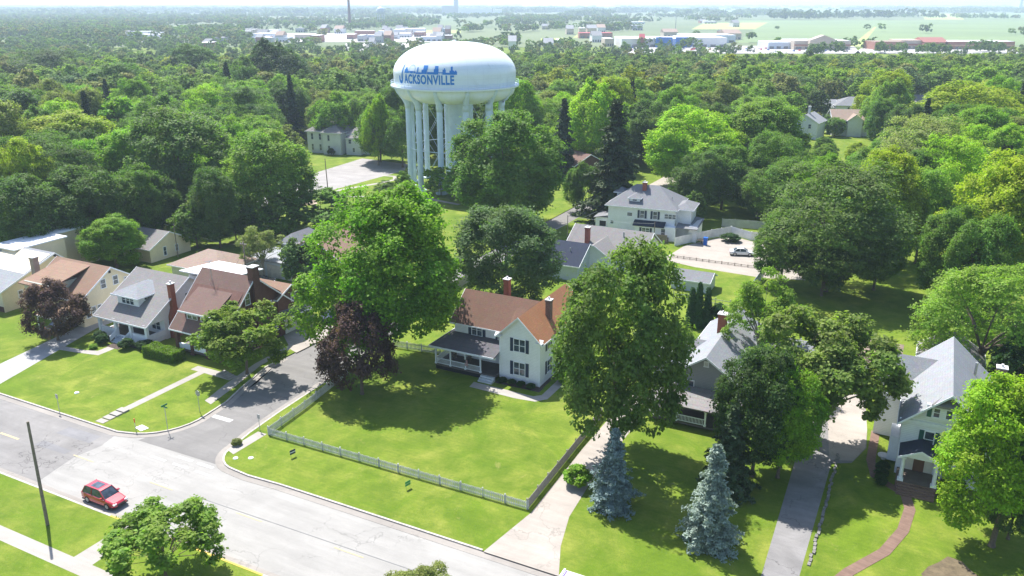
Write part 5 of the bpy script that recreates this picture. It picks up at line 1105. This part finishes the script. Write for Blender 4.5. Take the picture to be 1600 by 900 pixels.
T('oak', 974, 382, 23.5, 226, (.14, .225, .045), 'large mid green tree hiding the right half of the white farmhouse')
T('oak', 792, 318, 17.0, 175, 'bluish', 'round dark blue-green tree directly behind the farmhouse roof')
T('maple', 792, 172, 25.0, 200, 'mid', 'big dense tree standing in front of the right legs of the water tower')
T('young', 374, 478, 9.5, 132, (.17, .25, .03), 'rounded yellow-green tree on the corner before the brick house', group=None)
T('purple', 72, 434, 9.5, 96, 'maroon', 'broad maroon-leaved tree at the left beside the white driveway')
T('maple', 170, 340, 9.5, 108, 'bright', 'round green garden tree behind the cream house with the tan roof')
T('shrub', 88, 358, 5.0, 58, 'pink', 'pinkish-brown shrub left of the round green garden tree', name='garden_shrub')
T('spruce', 962, 668, 8.7, 90, 'spruceblue', 'shaded blue spruce beside the farmhouse driveway')
T('spruce', 1122, 692, 10.2, 106, (.21, .265, .225), 'sunlit silvery blue spruce on the lawn between the two driveways')
T('oak', 1196, 548, 14.0, 148, (.075, .135, .035), 'dense dark tree in front of the grey clapboard house')
T('darkspruce', 1150, 630, 9.5, 96, (.05, .085, .035), 'dark drooping spruce below the grey house porch')
T('sprawl', 1300, 500, 15.0, 208, (.20, .285, .06), 'wide spreading tree with bare grey branches over the right driveway')
T('maple', 1236, 572, 12.5, 130, 'bright', 'bushy green tree between the dense dark tree and the driveway')
T('airy', 1200, 440, 14.0, 118, 'spring', 'light open tree rising over the grey house roof')
T('maple', 1606, 600, 16.0, 215, 'lime', 'large lime green tree in the lower right corner beside the white house')
T('young', 243, 796, 7.0, 165, 'spring', 'loose young tree at the bottom left beside the sidewalk')
T('airy', 640, 892, 6.0, 120, 'olive', 'leafy treetop just entering at the bottom edge over the street')
for px, H in ((1083, 6.2), (1095, 7.2), (1108, 6.4)): T('column', px, 441 if H > 7 else 449, H, 17, 'deep', {6.2: 'leftmost of three narrow columnar evergreens by the small grey shed', 7.2: 'tallest, middle one of three narrow columnar evergreens', 6.4: 'rightmost of three narrow columnar evergreens by the back lawn'}[H], group='columnar evergreens')
T('shrub', 1125, 470, 4.5, 36, 'deep', 'dark rounded bush right of the three columnar evergreens')
T('locust', 1314, 252, 22, 228, (.12, .185, .05), 'huge dark feathery tree right of the parked white car')
T('oak', 1232, 330, 13, 96, 'mid', 'mid green tree under the left side of the huge dark feathery tree')
T('oak', 1298, 348, 12.5, 100, (.09, .15, .04), 'dark green tree under the middle of the huge dark feathery tree')
T('maple', 1385, 318, 15, 100, 'mid', 'green tree under the right side of the huge dark feathery tree')
T('oak', 1455, 262, 18, 100, 'spring', 'leafy tree between the yellow-green tree and the shady right lawn')
T('oak', 1545, 335, 17, 110, 'mid', 'dense tree behind the feathery green tree at the right edge')
T('maple', 1392, 238, 21, 130, 'yellow', 'yellow-green tree directly behind the huge dark feathery tree')
T('maple', 1610, 690, 10, 110, 'bluish', 'blue-green tree at the right edge below the lime green tree')
T('locust', 1560, 405, 17, 200, 'spring', 'feathery green tree at the right edge above the white house')
T('maple', 1590, 245, 24, 180, 'yellow', 'bright yellow-green tree at the right edge of the woods')
T('small', 1600, 530, 9, 90, 'deep', 'dark bushy tree right behind the grey rear roof of the right house')
T('spruce', 1588, 510, 10, 60, 'bluish', 'blue-green conifer beside the dark bushy tree at the right edge')
T('oak', 1500, 320, 17, 110, 'mid', 'mid green tree on the shady lawn at the right')
T('locust', 1440, 178, 22, 150, 'pale', 'pale green feathery tree below the far grey roofs')
T('maple', 1530, 130, 23, 200, 'yellow', 'big yellow-green tree on the skyline of the right woods')
T('maple', 1390, 112, 22, 90, 'yellow', 'tall yellow-green tree right of the tan-pink roof')
T('locust', 1232, 112, 18, 100, 'bluish', 'grey-green tree above the pale roofs at the right')
T('maple', 1092, 168, 21, 170, 'lime', 'broad sunny tree behind the foursquare house')
T('darkspruce', 965, 152, 27, 120, (.055, .085, .035), 'tall dark spruce left of the foursquare house')
T('poplar', 930, 128, 25, 110, 'lime', 'tall bright green tree just behind the tall dark spruce')
T('poplar', 912, 250, 12, 60, 'mid', 'small leafy tree beside the lane left of the tall dark spruce')
T('darkspruce', 882, 152, 22, 60, 'sprucedark', 'slim dark conifer between tower and tall dark spruce')
T('maple', 1190, 158, 22, 160, 'spring', 'wide green tree between foursquare and the small white far house')
T('locust', 1225, 205, 17, 100, 'mid', 'green tree rising above the parked white car and fence')
T('maple', 1095, 238, 14.5, 90, 'dark', 'dark tree behind the right end of the foursquare house')
T('oak', 1135, 228, 15, 100, 'mid', 'tall green tree behind the white board fence')
T('oak', 1190, 262, 11.5, 80, 'dark', 'dark tree above the right end of the board fence')
T('small', 1085, 300, 7.5, 46, 'dark', 'dark bushy tree before the pale blue house')
T('oak', 272, 166, 25, 178, (.15, .235, .065), 'very large grey-green tree behind the left row of houses')
T('oak', 412, 204, 21, 150, 'spring', 'large mid green tree left of the car park')
T('small', 498, 297, 9, 105, 'mid', 'low dark green tree at the near end of the car park')
T('small', 462, 372, 9, 62, 'bluish', 'green tree in front of the half hidden brick house')
T('airy', 405, 358, 9, 72, 'pale', 'pale-topped small tree beside the flat-roofed garage')
T('shrub', 478, 478, 3.0, 34, (.35, .42, .25), 'white-flowering shrub behind the brick garage', name='flowering_shrub')
T('maple', 95, 178, 19, 190, 'yellow', 'broad yellow-green tree high in the left woods')
T('maple', 20, 215, 20, 110, 'yellow', 'yellow-green tree at the left edge of the woods')
T('oak', 120, 262, 17, 130, 'dark', 'dark tree below the broad yellow-green tree on the left')
T('oak', 205, 258, 16, 100, 'mid', 'mid green tree above the small cream garages')
T('oak', 30, 275, 17, 130, 'dark', 'dark tree at the left edge behind the flat white roof')
T('oak', 12, 140, 22, 110, 'bluish', 'blue-green tree at the upper left edge')
T('maple', 385, 128, 20, 110, 'bright', 'bright tree left of the mansion in the woods')
T('poplar', 428, 64, 30, 115, (.06, .11, .038), 'tallest tree of the left woods, rising above the skyline')
T('poplar', 372, 85, 25, 85, 'mid', 'tall tree just left of the tallest one in the left woods')
T('oak', 300, 68, 25, 84, 'dark', 'dark round tree on the left skyline')
T('darkspruce', 352, 96, 24, 44, 'sprucedark', 'dark conifer on the left skyline before the tallest tree')
T('oak', 178, 98, 22, 110, 'mid', 'mid green tree on the skyline left of the dark round tree')
T('locust', 60, 75, 24, 120, (.085, .13, .05), 'tall feathery tree at the upper left')
T('small', 446, 196, 11, 54, 'olive', 'olive green tree touching the left end of the mansion')
T('oak', 545, 118, 18, 90, 'dark', 'dark tree rising behind the mansion')
T('poplar', 586, 152, 20, 56, 'lime', 'slim lime green tree at the right end of the mansion')
T('poplar', 625, 165, 18, 70, 'mid', 'green tree behind the left tower legs')
T('oak', 590, 165, 17, 80, 'mid', 'round green tree between mansion and water tower')
T('oak', 665, 150, 19, 90, 'dark', 'dark tree seen between the left tower legs')
T('oak', 745, 150, 19, 90, 'dark', 'dark tree behind the central tower column')
T('small', 725, 252, 10, 80, 'bright', 'small bright tree at the foot of the tower')
T('small', 688, 262, 7, 56, 'bright', 'bright bushy tree before the second tower leg')
T('airy', 632, 272, 7.5, 36, 'mid', 'narrow pruned evergreen by the winding path')
T('airy', 606, 285, 5, 48, 'mid', 'low layered tree beside the winding path')
T('small', 560, 318, 9, 60, 'bright', 'bright green bushy tree between maple and winding path')
T('oak', 55, 285, 15, 110, 'mid', 'green tree behind the flat white roof at the left edge')
T('small', 118, 322, 9, 60, 'dark', 'dark small tree left of the dark-roofed shed')
T('oak', 330, 262, 16, 90, 'dark', 'dark tree between the two very large trees left of the car park')
T('oak', 240, 268, 14, 80, 'dark', 'dark tree right behind the pink-tan garage roof')
T('small', 300, 318, 9, 80, 'mid', 'low tree right of the small cream garages')
T('small', 362, 312, 9, 75, 'dark', 'low dark tree behind the wooden pole with wires')
T('small', 432, 306, 9, 80, 'mid', 'low green tree left of the car park end')
T('oak', 150, 290, 13, 90, 'dark', 'shaded tree above the dark-roofed shed')
# hedges and bushes near the houses
def bush(a, b, w_, hgt, col, label, cat='bush', group=None): X, Y, _ = W(a, b); return tree('shrub', X, Y, hgt, w_, col, label, cat, group, name='bush')
bush(-62.9, -15.0, 2.1, 1.7, 'deep', 'clipped round bush left of the bungalow steps'); bush(-61.7, -15.4, 1.9, 1.6, 'deep', 'second clipped bush beside the bungalow steps, nearer the walk')
bush(-57.0, -15.2, 2.3, 1.7, 'deep', 'clipped round bush right of the bungalow steps'); bush(-54.4, -14.0, 2.2, 1.5, 'deep', 'dark bush at the right corner of the bungalow porch'); bush(-55.4, -14.2, 1.7, 1.2, 'deep', 'low bush between the two bushes at the bungalow porch')
bush(-61.3, -17.2, 1.3, .7, 'bright', 'small loose plant beside the bungalow walk'); bush(-87.8, -16.2, 2.6, 1.8, 'deep', 'round bush at the left edge before the grey-roofed house')
bush(-72.6, -14.6, 1.4, .8, 'bright', 'small bright plant in the bed beside the maroon tree')
bush(-92, 12.4, 2.4, 1.5, 'bright', 'bright bush left of the small cream garage'); bush(-89.3, 12.4, 2.4, 1.5, 'bright', 'bright bush before the small cream garage wall')
bush(13.0, -18.6, 3.0, 2.4, 'bright', 'round green bush between driveway and shaded blue spruce')
bush(2.0, 2.5, 2.0, 1.5, 'mid', 'green bush at the right side wall of the farmhouse'); bush(1.8, 6.0, 2.2, 1.8, 'mid', 'taller bush further along the right wall of the farmhouse')
for k in range(4): bush(-4.9+k*1.35, -.8, 1.25, .75, 'deep', 'low dark shrub in the bed under the farmhouse front gable', 'shrub', 'low shrubs under the farmhouse gable')
for k, (a, b) in enumerate(((40.25, -1.6), (40.15, -3.0), (40.1, -4.5))): bush(a, b, 1.5, 1.1, 'deep', ('boxwood nearest the right house wall', 'middle boxwood of three beside the brick path', 'boxwood of three nearest the brick steps')[k])
bush(46.6, -3.2, 2.6, 2.2, 'deep', 'dark shrub right of the columned brick porch')
bush(-23.6, -28.2, 1.2, .8, 'olive', 'weedy tuft at the right kerb corner of the side street')
X, Y = G(1141, 377); tree('shrub', X, Y, 1.8, 4.2, 'deep', 'dark round bush before the white board fence', 'bush', name='bush')
X, Y = G(403, 331); tree('shrub', X, Y, 1.6, 3, 'deep', 'small dark bush at the mansion front wall', 'bush', name='bush'); 
P_ = G(518, 243); tree('shrub', P_[0], P_[1], 2.6, 2.6, 'deep', 'shrub against the mansion wall', 'bush', name='bush')
# long clipped hedge before the brick house
def hedge(a0, a1, b0, b1, hgt, label, n=5200):
    g = np.random.default_rng(5); L, D_ = a1-a0, b1-b0; P = []; Nn = []
    for q in range(n):
        u, v, z = g.uniform(0, L), g.uniform(0, D_), g.uniform(0, hgt); f = g.choice(5, p=[.4, .25, .15, .1, .1])
        if f == 0: z = hgt; nn = (0, 0, 1)
        elif f == 1: v = 0; nn = (0, -1, .3)
        elif f == 2: v = D_; nn = (0, 1, .3)
        elif f == 3: u = 0; nn = (-1, 0, .3)
        else: u = L; nn = (1, 0, .3)
        s_ = .07*math.sin(u*2.3)+.06*math.sin(v*4+u); P.append((u, v, z+s_*(z/hgt))); Nn.append(nn)
    P = np.array(P)+g.normal(size=(n, 3))*.05; Nn = unit(np.array(Nn, float)+g.normal(size=(n, 3))*.5)
    e = empty('hedge', W(a0, b0), GA, label, 'hedge'); T_ = np.clip(g.normal(.5, .2, size=(n, 2)), 0, 1)
    o = bpy.data.objects.new('foliage', leaves_to_mesh('hedge_foliage', P, Nn, .2, T_, LEAF)); COL.objects.link(o); o.parent = e; o.color = (.13, .22, .02, 1)
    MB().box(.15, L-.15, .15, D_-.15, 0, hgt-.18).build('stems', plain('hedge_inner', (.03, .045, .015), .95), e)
hedge(-52.8, -47.0, -16.0, -13.9, 1.35, 'long clipped yellow-green hedge before the brick house porch')
# ---- the woods: every nearer tree a thing of its own
def inrect(X, Y, rects): 
    a, b = AB(X, Y); return any(a0 < a < a1 and b0 < b < b1 for a0, a1, b0, b1 in rects)
CLEAR = [(-108, -50, -60, 30), (-38, 60, -60, 66), (-28, 21, 50, 92), (-123, -90, 50, 128), (-96, -38, 34, 96), (-50, -18, -60, 150), (16, 45, 12, 62)]
PROT = [(608, 60, 812, 300, 236), (478, 186, 568, 246, 262), (455, 238, 660, 340, 215), (1232, 168, 1266, 208, 300), (1294, 168, 1362, 212, 300), (1306, 148, 1356, 172, 360), (1432, 145, 1480, 156, 380), (1262, 150, 1292, 162, 330), (940, 288, 1075, 380, 185), (855, 262, 905, 350, 200), (860, 220, 884, 246, 235), (1075, 366, 1196, 440, 170), (838, 180, 858, 225, 210), (1440, 330, 1520, 540, 150)]
def blocked(X, Y, H, wd):
    d = Y*_c+(CAM_H-H*.5)*_s; x, yt = PX(X, Y, H); x2, yb = PX(X, Y, 0); r = wd/2/d*FPX*.85
    for x0, y0, x1, y1, dist in PROT:
        if Y < dist and x+r > x0 and x-r < x1 and yb > y0 and yt < y1: return True
    return False
rg = random.Random(3); cand = []
Y_ = 105.0
while Y_ < 600:
    X_ = -Y_*.74-22
    while X_ < Y_*.74+22:
        x = X_+rg.uniform(-3.6, 3.6); y = Y_+rg.uniform(-3.6, 3.6); X_ += 9.8
        px, py = PX(x, y, 0)
        lim = 362 if px < 300 else 352 if px < 440 else 238 if px < 640 else 252 if px < 880 else 285 if px < 1180 else 330
        if py > lim and px < 1180: continue
        if px >= 1180 and py > 372: continue
        if inrect(x, y, CLEAR): continue
        if (x-TX)**2+(y-TY)**2 < 21**2: continue
        cand.append((x, y))
    Y_ += 8.6
nt_ = 0; far_list = []
REG = lambda px: 'left of the mansion' if px < 480 else 'behind the mansion and tower' if px < 720 else 'right of the water tower' if px < 940 else 'beyond the foursquare house' if px < 1200 else 'at the right of the photograph'
DEP = lambda y: 'nearest' if y < 190 else 'middle' if y < 260 else 'farther'
cand.sort(key=lambda c: c[1])
for x, y in cand:
    H = rg.uniform(14, 22)*(1 if rg.random() < .8 else 1.15); 
    if y > 330: H = rg.uniform(13, 19)
    if y > 480: H = rg.uniform(11, 14.5)
    if y > 500 and PX(x, y)[0] < 700 and rg.random() < .35: continue
    wd = H*rg.uniform(.68, .95)
    if any((x-a)**2+(y-b)**2 < (.60*(wd/2+r))**2 for a, b, r in PLACED): continue
    if blocked(x, y, H, wd): 
        H = 7; wd = 7
        if blocked(x, y, H, wd): continue
    px, py = PX(x, y, H*.5)
    left = px < 700
    col = rg.choices(['mid', 'dark', 'bright', 'olive', 'bluish', 'yellow', 'lime', 'spring'], [6, 3, 4, 3, 2, .4, 2, 4] if left else [6, 2, 5, 3, 1, .8, 3, 5])[0]
    if nt_ < 215 and -120 < px < 1720:
        k = rg.choices(['oak', 'maple', 'poplar', 'locust', 'darkspruce', 'small'], [5, 4, 2.4, 2, .9, .3])[0]
        if k == 'darkspruce': wd *= .55; col = 'sprucedark'; H *= 1.1
        kw = {'oak': 'round', 'maple': 'full', 'poplar': 'tall', 'locust': 'feathery', 'darkspruce': 'conical', 'small': 'small'}[k]
        tree(k, x, y, H, wd, col, '%s %s tree in the %s woods %s' % (kw, WORD[col], DEP(y), REG(px)), 'tree', '%s %s trees in the %s woods %s' % (kw, WORD[col], DEP(y), REG(px)))
        nt_ += 1
    elif -250 < px < 1850: far_list.append((x, y, H, wd, col)); PLACED.append((x, y, wd/2))
print('individual woods trees', nt_, 'stuff', len(far_list), 'heroes', sum(cnt.values())-nt_)
# ---- the rest of the woods and the trees of the town as masses of foliage
def lowvar(seed, nl, nc, k, conif=False):
    P, Nn, T_, _ = broad(seed, nl=nl, nc=nc, k=k, lobe=(.24, .38), rough=.2, clump=(.07, .12)); return P, Nn, T_
def mass(name, lst, nl, nc, k, leaf, label=None, cat=None, nv=6):
    var = [lowvar(100+i, nl, nc, k) for i in range(nv)]; PP = []; NN = []; SS = []; CC = []
    for x, y, H, wd, col in lst:
        P, Nn, T_ = var[rg.randrange(nv)]; a = rg.uniform(0, 6.28); c_, s_ = math.cos(a), math.sin(a); Rm = np.array([[c_, -s_, 0], [s_, c_, 0], [0, 0, 1]])
        PP.append((P@Rm.T)*np.array([wd/2, wd/2, H*.42])+np.array([x, y, H*.58])); NN.append(Nn@Rm.T); SS.append(np.full(len(P), leaf*wd)*(.75+.5*T_[:, 0]))
        b = np.array(COLR[col])*rg.uniform(.88, 1.12); CC.append(b[None]*(.55+.95*T_[:, 1:2])*np.stack([.9+.3*T_[:, 0], np.ones(len(P)), .9+.2*T_[:, 0]], 1))
    me = leaves_to_mesh(name, np.concatenate(PP), np.concatenate(NN), np.concatenate(SS), None, WOODS, np.clip(np.concatenate(CC), 0, 1))
    o = bpy.data.objects.new(name, me); COL.objects.link(o); tag(o, label, cat, kind='stuff'); return o
mass('far_woods', far_list, 34, 12, 7, .062, 'dense far tree canopy behind the individual trees', 'woods')
# town trees: clusters by noise, thinned over the car parks and fields
from mathutils import noise as mn
town = []
def pxin(x, y, rects): return any(a < x < c and b < y < d for a, b, c, d in rects)
OPEN = [(1150, 30, 2400, 84), (925, 55, 1360, 84), (380, 52, 700, 67), (1000, 40, 1160, 56), (895, 50, 932, 60), (190, 58, 300, 66), (1060, 36, 1170, 44), (650, 46, 720, 52), (500, 66, 650, 76), (845, 56, 892, 70)]
Y_ = 470.0
while Y_ < 3300:
    st = 9+Y_*.006; X_ = -Y_*.72
    while X_ < Y_*.72:
        x = X_+rg.uniform(-.5, .5)*st; y = Y_+rg.uniform(-.5, .5)*st; X_ += st
        px, py = PX(x, y, 0)
        if not -120 < px < 1720: continue
        v = mn.noise(Vector((x*.0055, y*.0028, 3)))+.5*mn.noise(Vector((x*.02, y*.012, 8)))
        dens = .75 if px < 400 else .42 if px < 900 else .30
        if Y_ > 900: dens -= .05
        if v < .42-dens*.9: continue
        if 500 < Y_ < 950 and 350 < px < 900 and rg.random() < .45: continue
        if 600 < Y_ < 950 and px > 900 and rg.random() < .6: continue
        if pxin(px, py, OPEN) and rg.random() > (.05 if py > 47 else .0): continue
        H = rg.uniform(7, 10.5) if y < 1050 else rg.uniform(9, 15); town.append((x, y, H, H*rg.uniform(.8, 1.15), rg.choice(['mid', 'bright', 'bluish', 'mid', 'olive', 'dark'])))
    Y_ += st*.9
for px, py, n in ((1215, 31, 9), (1240, 30.5, 9), (1262, 31.5, 8), (1300, 29, 6), (1325, 29, 8), (1350, 29.5, 7), (1375, 29.5, 6), (1385, 30, 4), (1415, 26.5, 4), (1448, 29, 2), (1467, 30.5, 1), (1434, 27, 2), (1285, 31, 4)):
    for i in range(n):
        q = G(px+rg.uniform(-11, 11), py+rg.uniform(-.6, .6)); H = rg.uniform(20, 30); town.append((q[0], q[1], H, H*.9, 'dark'))
for px, py, n in ((1345, 75, 6), (1328, 76, 5), (1010, 74, 8), (1068, 76, 6), (870, 74, 14), (1540, 82, 10), (1390, 83, 12), (1460, 84, 12), (1290, 86, 14)):
    for i in range(n):
        q = G(px+rg.uniform(-25, 25), py+rg.uniform(-1.5, 1.5)); H = rg.uniform(8, 12); town.append((q[0], q[1], H, H*.9, 'mid'))
near_t = [t for t in town if t[1] < 900]; far_t = [t for t in town if t[1] >= 900]
print('town trees', len(near_t), len(far_t))
mass('town_trees', near_t, 18, 8, 4, .11, 'tree cover among the buildings of the town', 'trees'); mass('distant_trees', far_t, 10, 5, 3, .2, 'hazy tree cover far beyond the town', 'trees')
hor = []
for i in range(2600):
    y = 3300*(13000/3300)**(rg.random()**.8); x = rg.uniform(-.68, .68)*y
    if mn.noise(Vector((x*.0008, y*.0012, 5))) > -.05+(.15 if x > 0 else -.1): hor.append((x, y, rg.uniform(14, 24), rg.uniform(60, 190), 'dark'))
mass('horizon_treelines', hor, 9, 5, 2, .12, 'faint tree lines along the horizon', 'trees')
# ------------------------------------------------------------------ buildings of the town
BC = [plain('town_white', (.72, .72, .72), .6, .06, .05), plain('town_grey', (.45, .46, .48), .7, .08, .05), plain('town_tan', (.50, .42, .34), .7, .1, .05), plain('town_brick', (.34, .16, .12), .8, .1, .05), plain('town_metal', (.55, .60, .68), .5, .06, .05)]
BN = ['white', 'grey', 'tan', 'brick', 'pale blue']
def shop(px, py, wpx, hgt, dep, mi, label, cat='building', group=None, roof=None, rz=0, band=None, gable=False):
    X, Y = G(px, py); wd = wpx*(Y*_c+CAM_H*_s)/FPX; e = empty('store_building' if cat == 'building' else 'far_house', (X, Y, 0), rz, label, cat, group)
    if gable:
        MB().add([(-wd/2, 0, 0), (wd/2, 0, 0), (wd/2, dep, 0), (-wd/2, dep, 0), (-wd/2, 0, hgt), (wd/2, 0, hgt), (wd/2, dep, hgt), (-wd/2, dep, hgt)], [(0,1,5,4), (1,2,6,5), (2,3,7,6), (3,0,4,7), (4,5,6,7)]).build('wall', BC[mi], e)
        MB().add([(-wd/2-.4, -.4, hgt), (wd/2+.4, -.4, hgt), (wd/2+.4, dep+.4, hgt), (-wd/2-.4, dep+.4, hgt), (-wd/2-.4, dep/2, hgt*1.6), (wd/2+.4, dep/2, hgt*1.6)], [(0,1,5,4), (2,3,4,5), (0,4,3), (1,2,5), (3,2,1,0)]).build('roof', roof or R_WARM, e)
    else:
        MB().box(-wd/2, wd/2, 0, dep, 0, hgt).build('wall', BC[mi], e); MB().box(-wd/2+.3, wd/2-.3, .3, dep-.3, hgt+.01, hgt+.25).build('roof', roof or R_WHITE, e)
    if band is not None: MB().box(-wd/2, wd/2, -.8, -.01, hgt*.45, hgt*.62).build('canopy', band, e)
    n = max(4, int(wd/9)); 
    m = MB()
    for i in range(min(n, 30)): x = -wd/2+wd*(i+.5)/min(n, 30); m.box(x-wd/n*.3, x+wd/n*.3, -.05, 0, .3, min(3, hgt*.42))
    m.build('shopfront', GLASS, e); return e
BLUEB = plain('store_blue', (.03, .16, .50), .5, .05, .1); REDB = plain('store_red', (.42, .05, .07), .6, .05, .1); AWN = plain('awning_tan', (.50, .30, .20), .7)
shop(931, 60, 52, 7, 30, 3, 'long low store with bright red roof before the far meadow', roof=REDB)
shop(1020, 74, 98, 9, 70, 0, 'wide white store with blue square sign in the far car park', band=None)
s_ = shop(1003.5, 74.6, 7, 9, 12, 3, 'red gabled store entrance in front of the wide white stores', gable=True, roof=REDB)
s_ = shop(1100, 74, 70, 10, 60, 0, 'second wide white store with blue panel, right of the first'); 
for px in (1037, 1068): 
    X, Y = G(px, 74.4); tag(MB().box(X-9, X+9, Y-2, Y+1, 0, 11).build('blue_entrance', BLUEB), 'blue store entrance block facing the far car park, %s' % ('left one' if px < 1050 else 'right one'), 'building')
shop(1110, 67, 78, 9, 60, 4, 'long pale building behind the second white store'); shop(1145, 62, 26, 8, 40, 2, 'tan hip-roofed hall beside the green field', gable=True, roof=R_PINK); shop(1048, 58, 22, 7, 30, 2, 'small tan building behind the white stores', gable=True, roof=R_PINK)
shop(1222, 77, 44, 7, 40, 4, 'low pale store at the left of the brick plaza'); e = shop(1284, 78, 88, 9, 45, 2, 'wide tan-brick plaza with raised gabled centre', band=BC[3]); X, Y = G(1284, 78.4); tag(MB().add([(X-14, Y-3, 0), (X+14, Y-3, 0), (X+14, Y+8, 0), (X-14, Y+8, 0), (X-14, Y-3, 10), (X+14, Y-3, 10), (X+14, Y+8, 10), (X-14, Y+8, 10), (X, Y-3, 15), (X, Y+8, 15)], [(0,1,5,8,4), (1,2,6,5), (2,3,7,9,6), (3,0,4,7), (4,8,9,7), (8,5,6,9)]).build('plaza_gable', BC[2]), 'raised gabled centre of the tan plaza', 'building')
shop(1390, 78, 48, 8, 30, 3, 'reddish shop row at the left of the red gabled arcade', roof=R_PINK); shop(1461, 77.5, 37, 7.5, 30, 3, 'brick arcade with red gabled roof and arched fronts', gable=True, roof=plain('arcade_roof', (.30, .12, .10), .8), band=AWN)
shop(1424, 77, 36, 9, 30, 2, 'tan-roofed shop row left of the brick arcade', band=BC[3], roof=plain('peach_roof', (.66, .50, .40), .8)); shop(1530, 77.5, 108, 8, 32, 3, 'long white-roofed shop row at the right end of the plaza', band=AWN)
rg2 = random.Random(8)
def townhouse(px, py, i):
    mi = rg2.choice([0, 0, 1, 2, 3, 4]); gb = rg2.random() < .45; w_ = rg2.uniform(8, 34) if not gb else rg2.uniform(6, 16)
    pos = 'left' if px < 400 else 'behind the tower dome' if px < 820 else 'right'
    shop(px, py, w_, rg2.uniform(5, 9), rg2.uniform(14, 40), mi, '%s %s %s in the hazy town, %s' % (BN[mi], 'gable-roofed' if gb else 'flat-roofed', 'block', {'left': 'left of the smokestack', 'behind the tower dome': 'behind the tower dome', 'right': 'right of the tower dome'}[pos]), 'building', 'town buildings', gable=gb, roof=[R_GREY, R_PINK, R_LIGHT][i % 3] if gb else [R_WHITE, R_WHITE, BC[1]][i % 3])
for i in range(74):
    z_ = rg2.random()
    if z_ < .62: px, py = rg2.uniform(375, 700), rg2.uniform(50, 67)
    elif z_ < .72: px, py = rg2.uniform(180, 380), rg2.uniform(59, 67)
    elif z_ < .8: px, py = rg2.uniform(300, 640), rg2.uniform(68, 82)
    elif z_ < .93: px, py = rg2.uniform(800, 1180), rg2.uniform(33, 56)
    else: px, py = rg2.uniform(800, 960), rg2.uniform(66, 80)
    townhouse(px, py, i)
X, Y = G(547, 43); tag(MB().tube([(X, Y, 0), (X, Y, 88)], [3.0, 1.9], 14).build('smokestack', OLDBRICK), 'tall thin dark smokestack rising from the hazy town', 'chimney')
X, Y = G(713, 23); e = empty('grain_elevator', (X, Y, 0), 0, 'distant grain elevator tower on the horizon above the tank', 'tower'); MB().box(-9, 9, -9, 9, 0, 75).build('tower', BC[1], e); MB().box(-60, -9, -12, 12, 0, 36).build('silos', BC[1], e)
X, Y = G(742, 22); tag(MB().box(X-75, X+75, Y, Y+50, 0, 26).box(X+80, X+120, Y, Y+40, 0, 20).build('warehouse', R_WHITE), 'long white warehouse on the horizon above the tank', 'building')
X, Y = G(596, 39); e = empty('water_tower', (X, Y, 0), 0, 'faint distant water tower left of the big tank in the haze', 'water tower')
MB().lathe([(.1, 22), (7, 23), (9, 27), (9, 33), (6, 37), (.1, 39)], 20).build('tank', BC[4], e, smooth=True)
for k in range(6): MB().tube([(7.5*math.cos(k*1.047), 7.5*math.sin(k*1.047), 0), (7.5*math.cos(k*1.047), 7.5*math.sin(k*1.047), 25)], .5, 6).build('leg', BC[4], e)
X, Y = G(1592, 19); e = empty('water_tower', (X, Y, 0), 0, 'pale tower cut by the upper right corner of the photograph', 'tower'); X2 = 0
MB().tube([(0, 0, 0), (6, 0, 95)], [13, 5], 16).build('shaft', TB, e); MB().lathe([(.1, 95), (12, 97), (14, 104), (10, 112), (.1, 114)], 20, (6, 0)).build('tank', TB, e)
for px, py in ((1125, 26), (1055, 52), (815, 45)):
    X, Y = G(px, py); tag(MB().tube([(X, Y, 0), (X, Y, 30)], [.7, .4], 6).build('mast', METAL), 'thin pale mast in the distance above %s' % {1125: 'the green field', 1055: 'the white stores', 815: 'the tower dome edge'}[px], 'mast')
# parked cars of the far lots: one low body per car
cb = MB().add([(-2.2,-.9,.3),(2.2,-.9,.3),(2.2,.9,.3),(-2.2,.9,.3),(-2.2,-.88,.95),(2.2,-.85,.85),(2.2,.85,.85),(-2.2,.88,.95),(-1.6,-.7,1.45),(.7,-.7,1.45),(.7,.7,1.45),(-1.6,.7,1.45),(1.4,-.85,.92),(1.4,.85,.92)],
    [(3,2,1,0),(0,1,5,12,4),(1,2,6,5),(2,3,7,13,6),(3,0,4,7),(4,12,9,8),(12,13,10,9),(13,7,11,10),(7,4,8,11),(8,9,10,11),(12,5,6,13)])
cms = []
for nm, c_ in (('white', (.7, .7, .7)), ('red', (.4, .03, .03)), ('dark', (.03, .03, .04)), ('silver', (.4, .41, .42)), ('blue', (.03, .07, .25))):
    o = cb.build('far_car', plain('far_car_'+nm, c_, .3, .03, 1, coat=.5)); cms.append((nm, o.data)); bpy.data.objects.remove(o)
for i in range(90):
    px, py = (rg2.uniform(965, 1330), rg2.uniform(76.5, 81.5)) if i % 3 else (rg2.uniform(960, 1200), rg2.uniform(75.5, 79))
    nm, me = rg2.choice(cms); X, Y = G(px, py); o = bpy.data.objects.new('far_car', me); COL.objects.link(o); o.location = (X, round(Y/7)*7, .26); o.rotation_euler = (0, 0, R(90)); tag(o, nm+' car in the rows of the far store car park', 'car', nm+' cars in the far store car park')
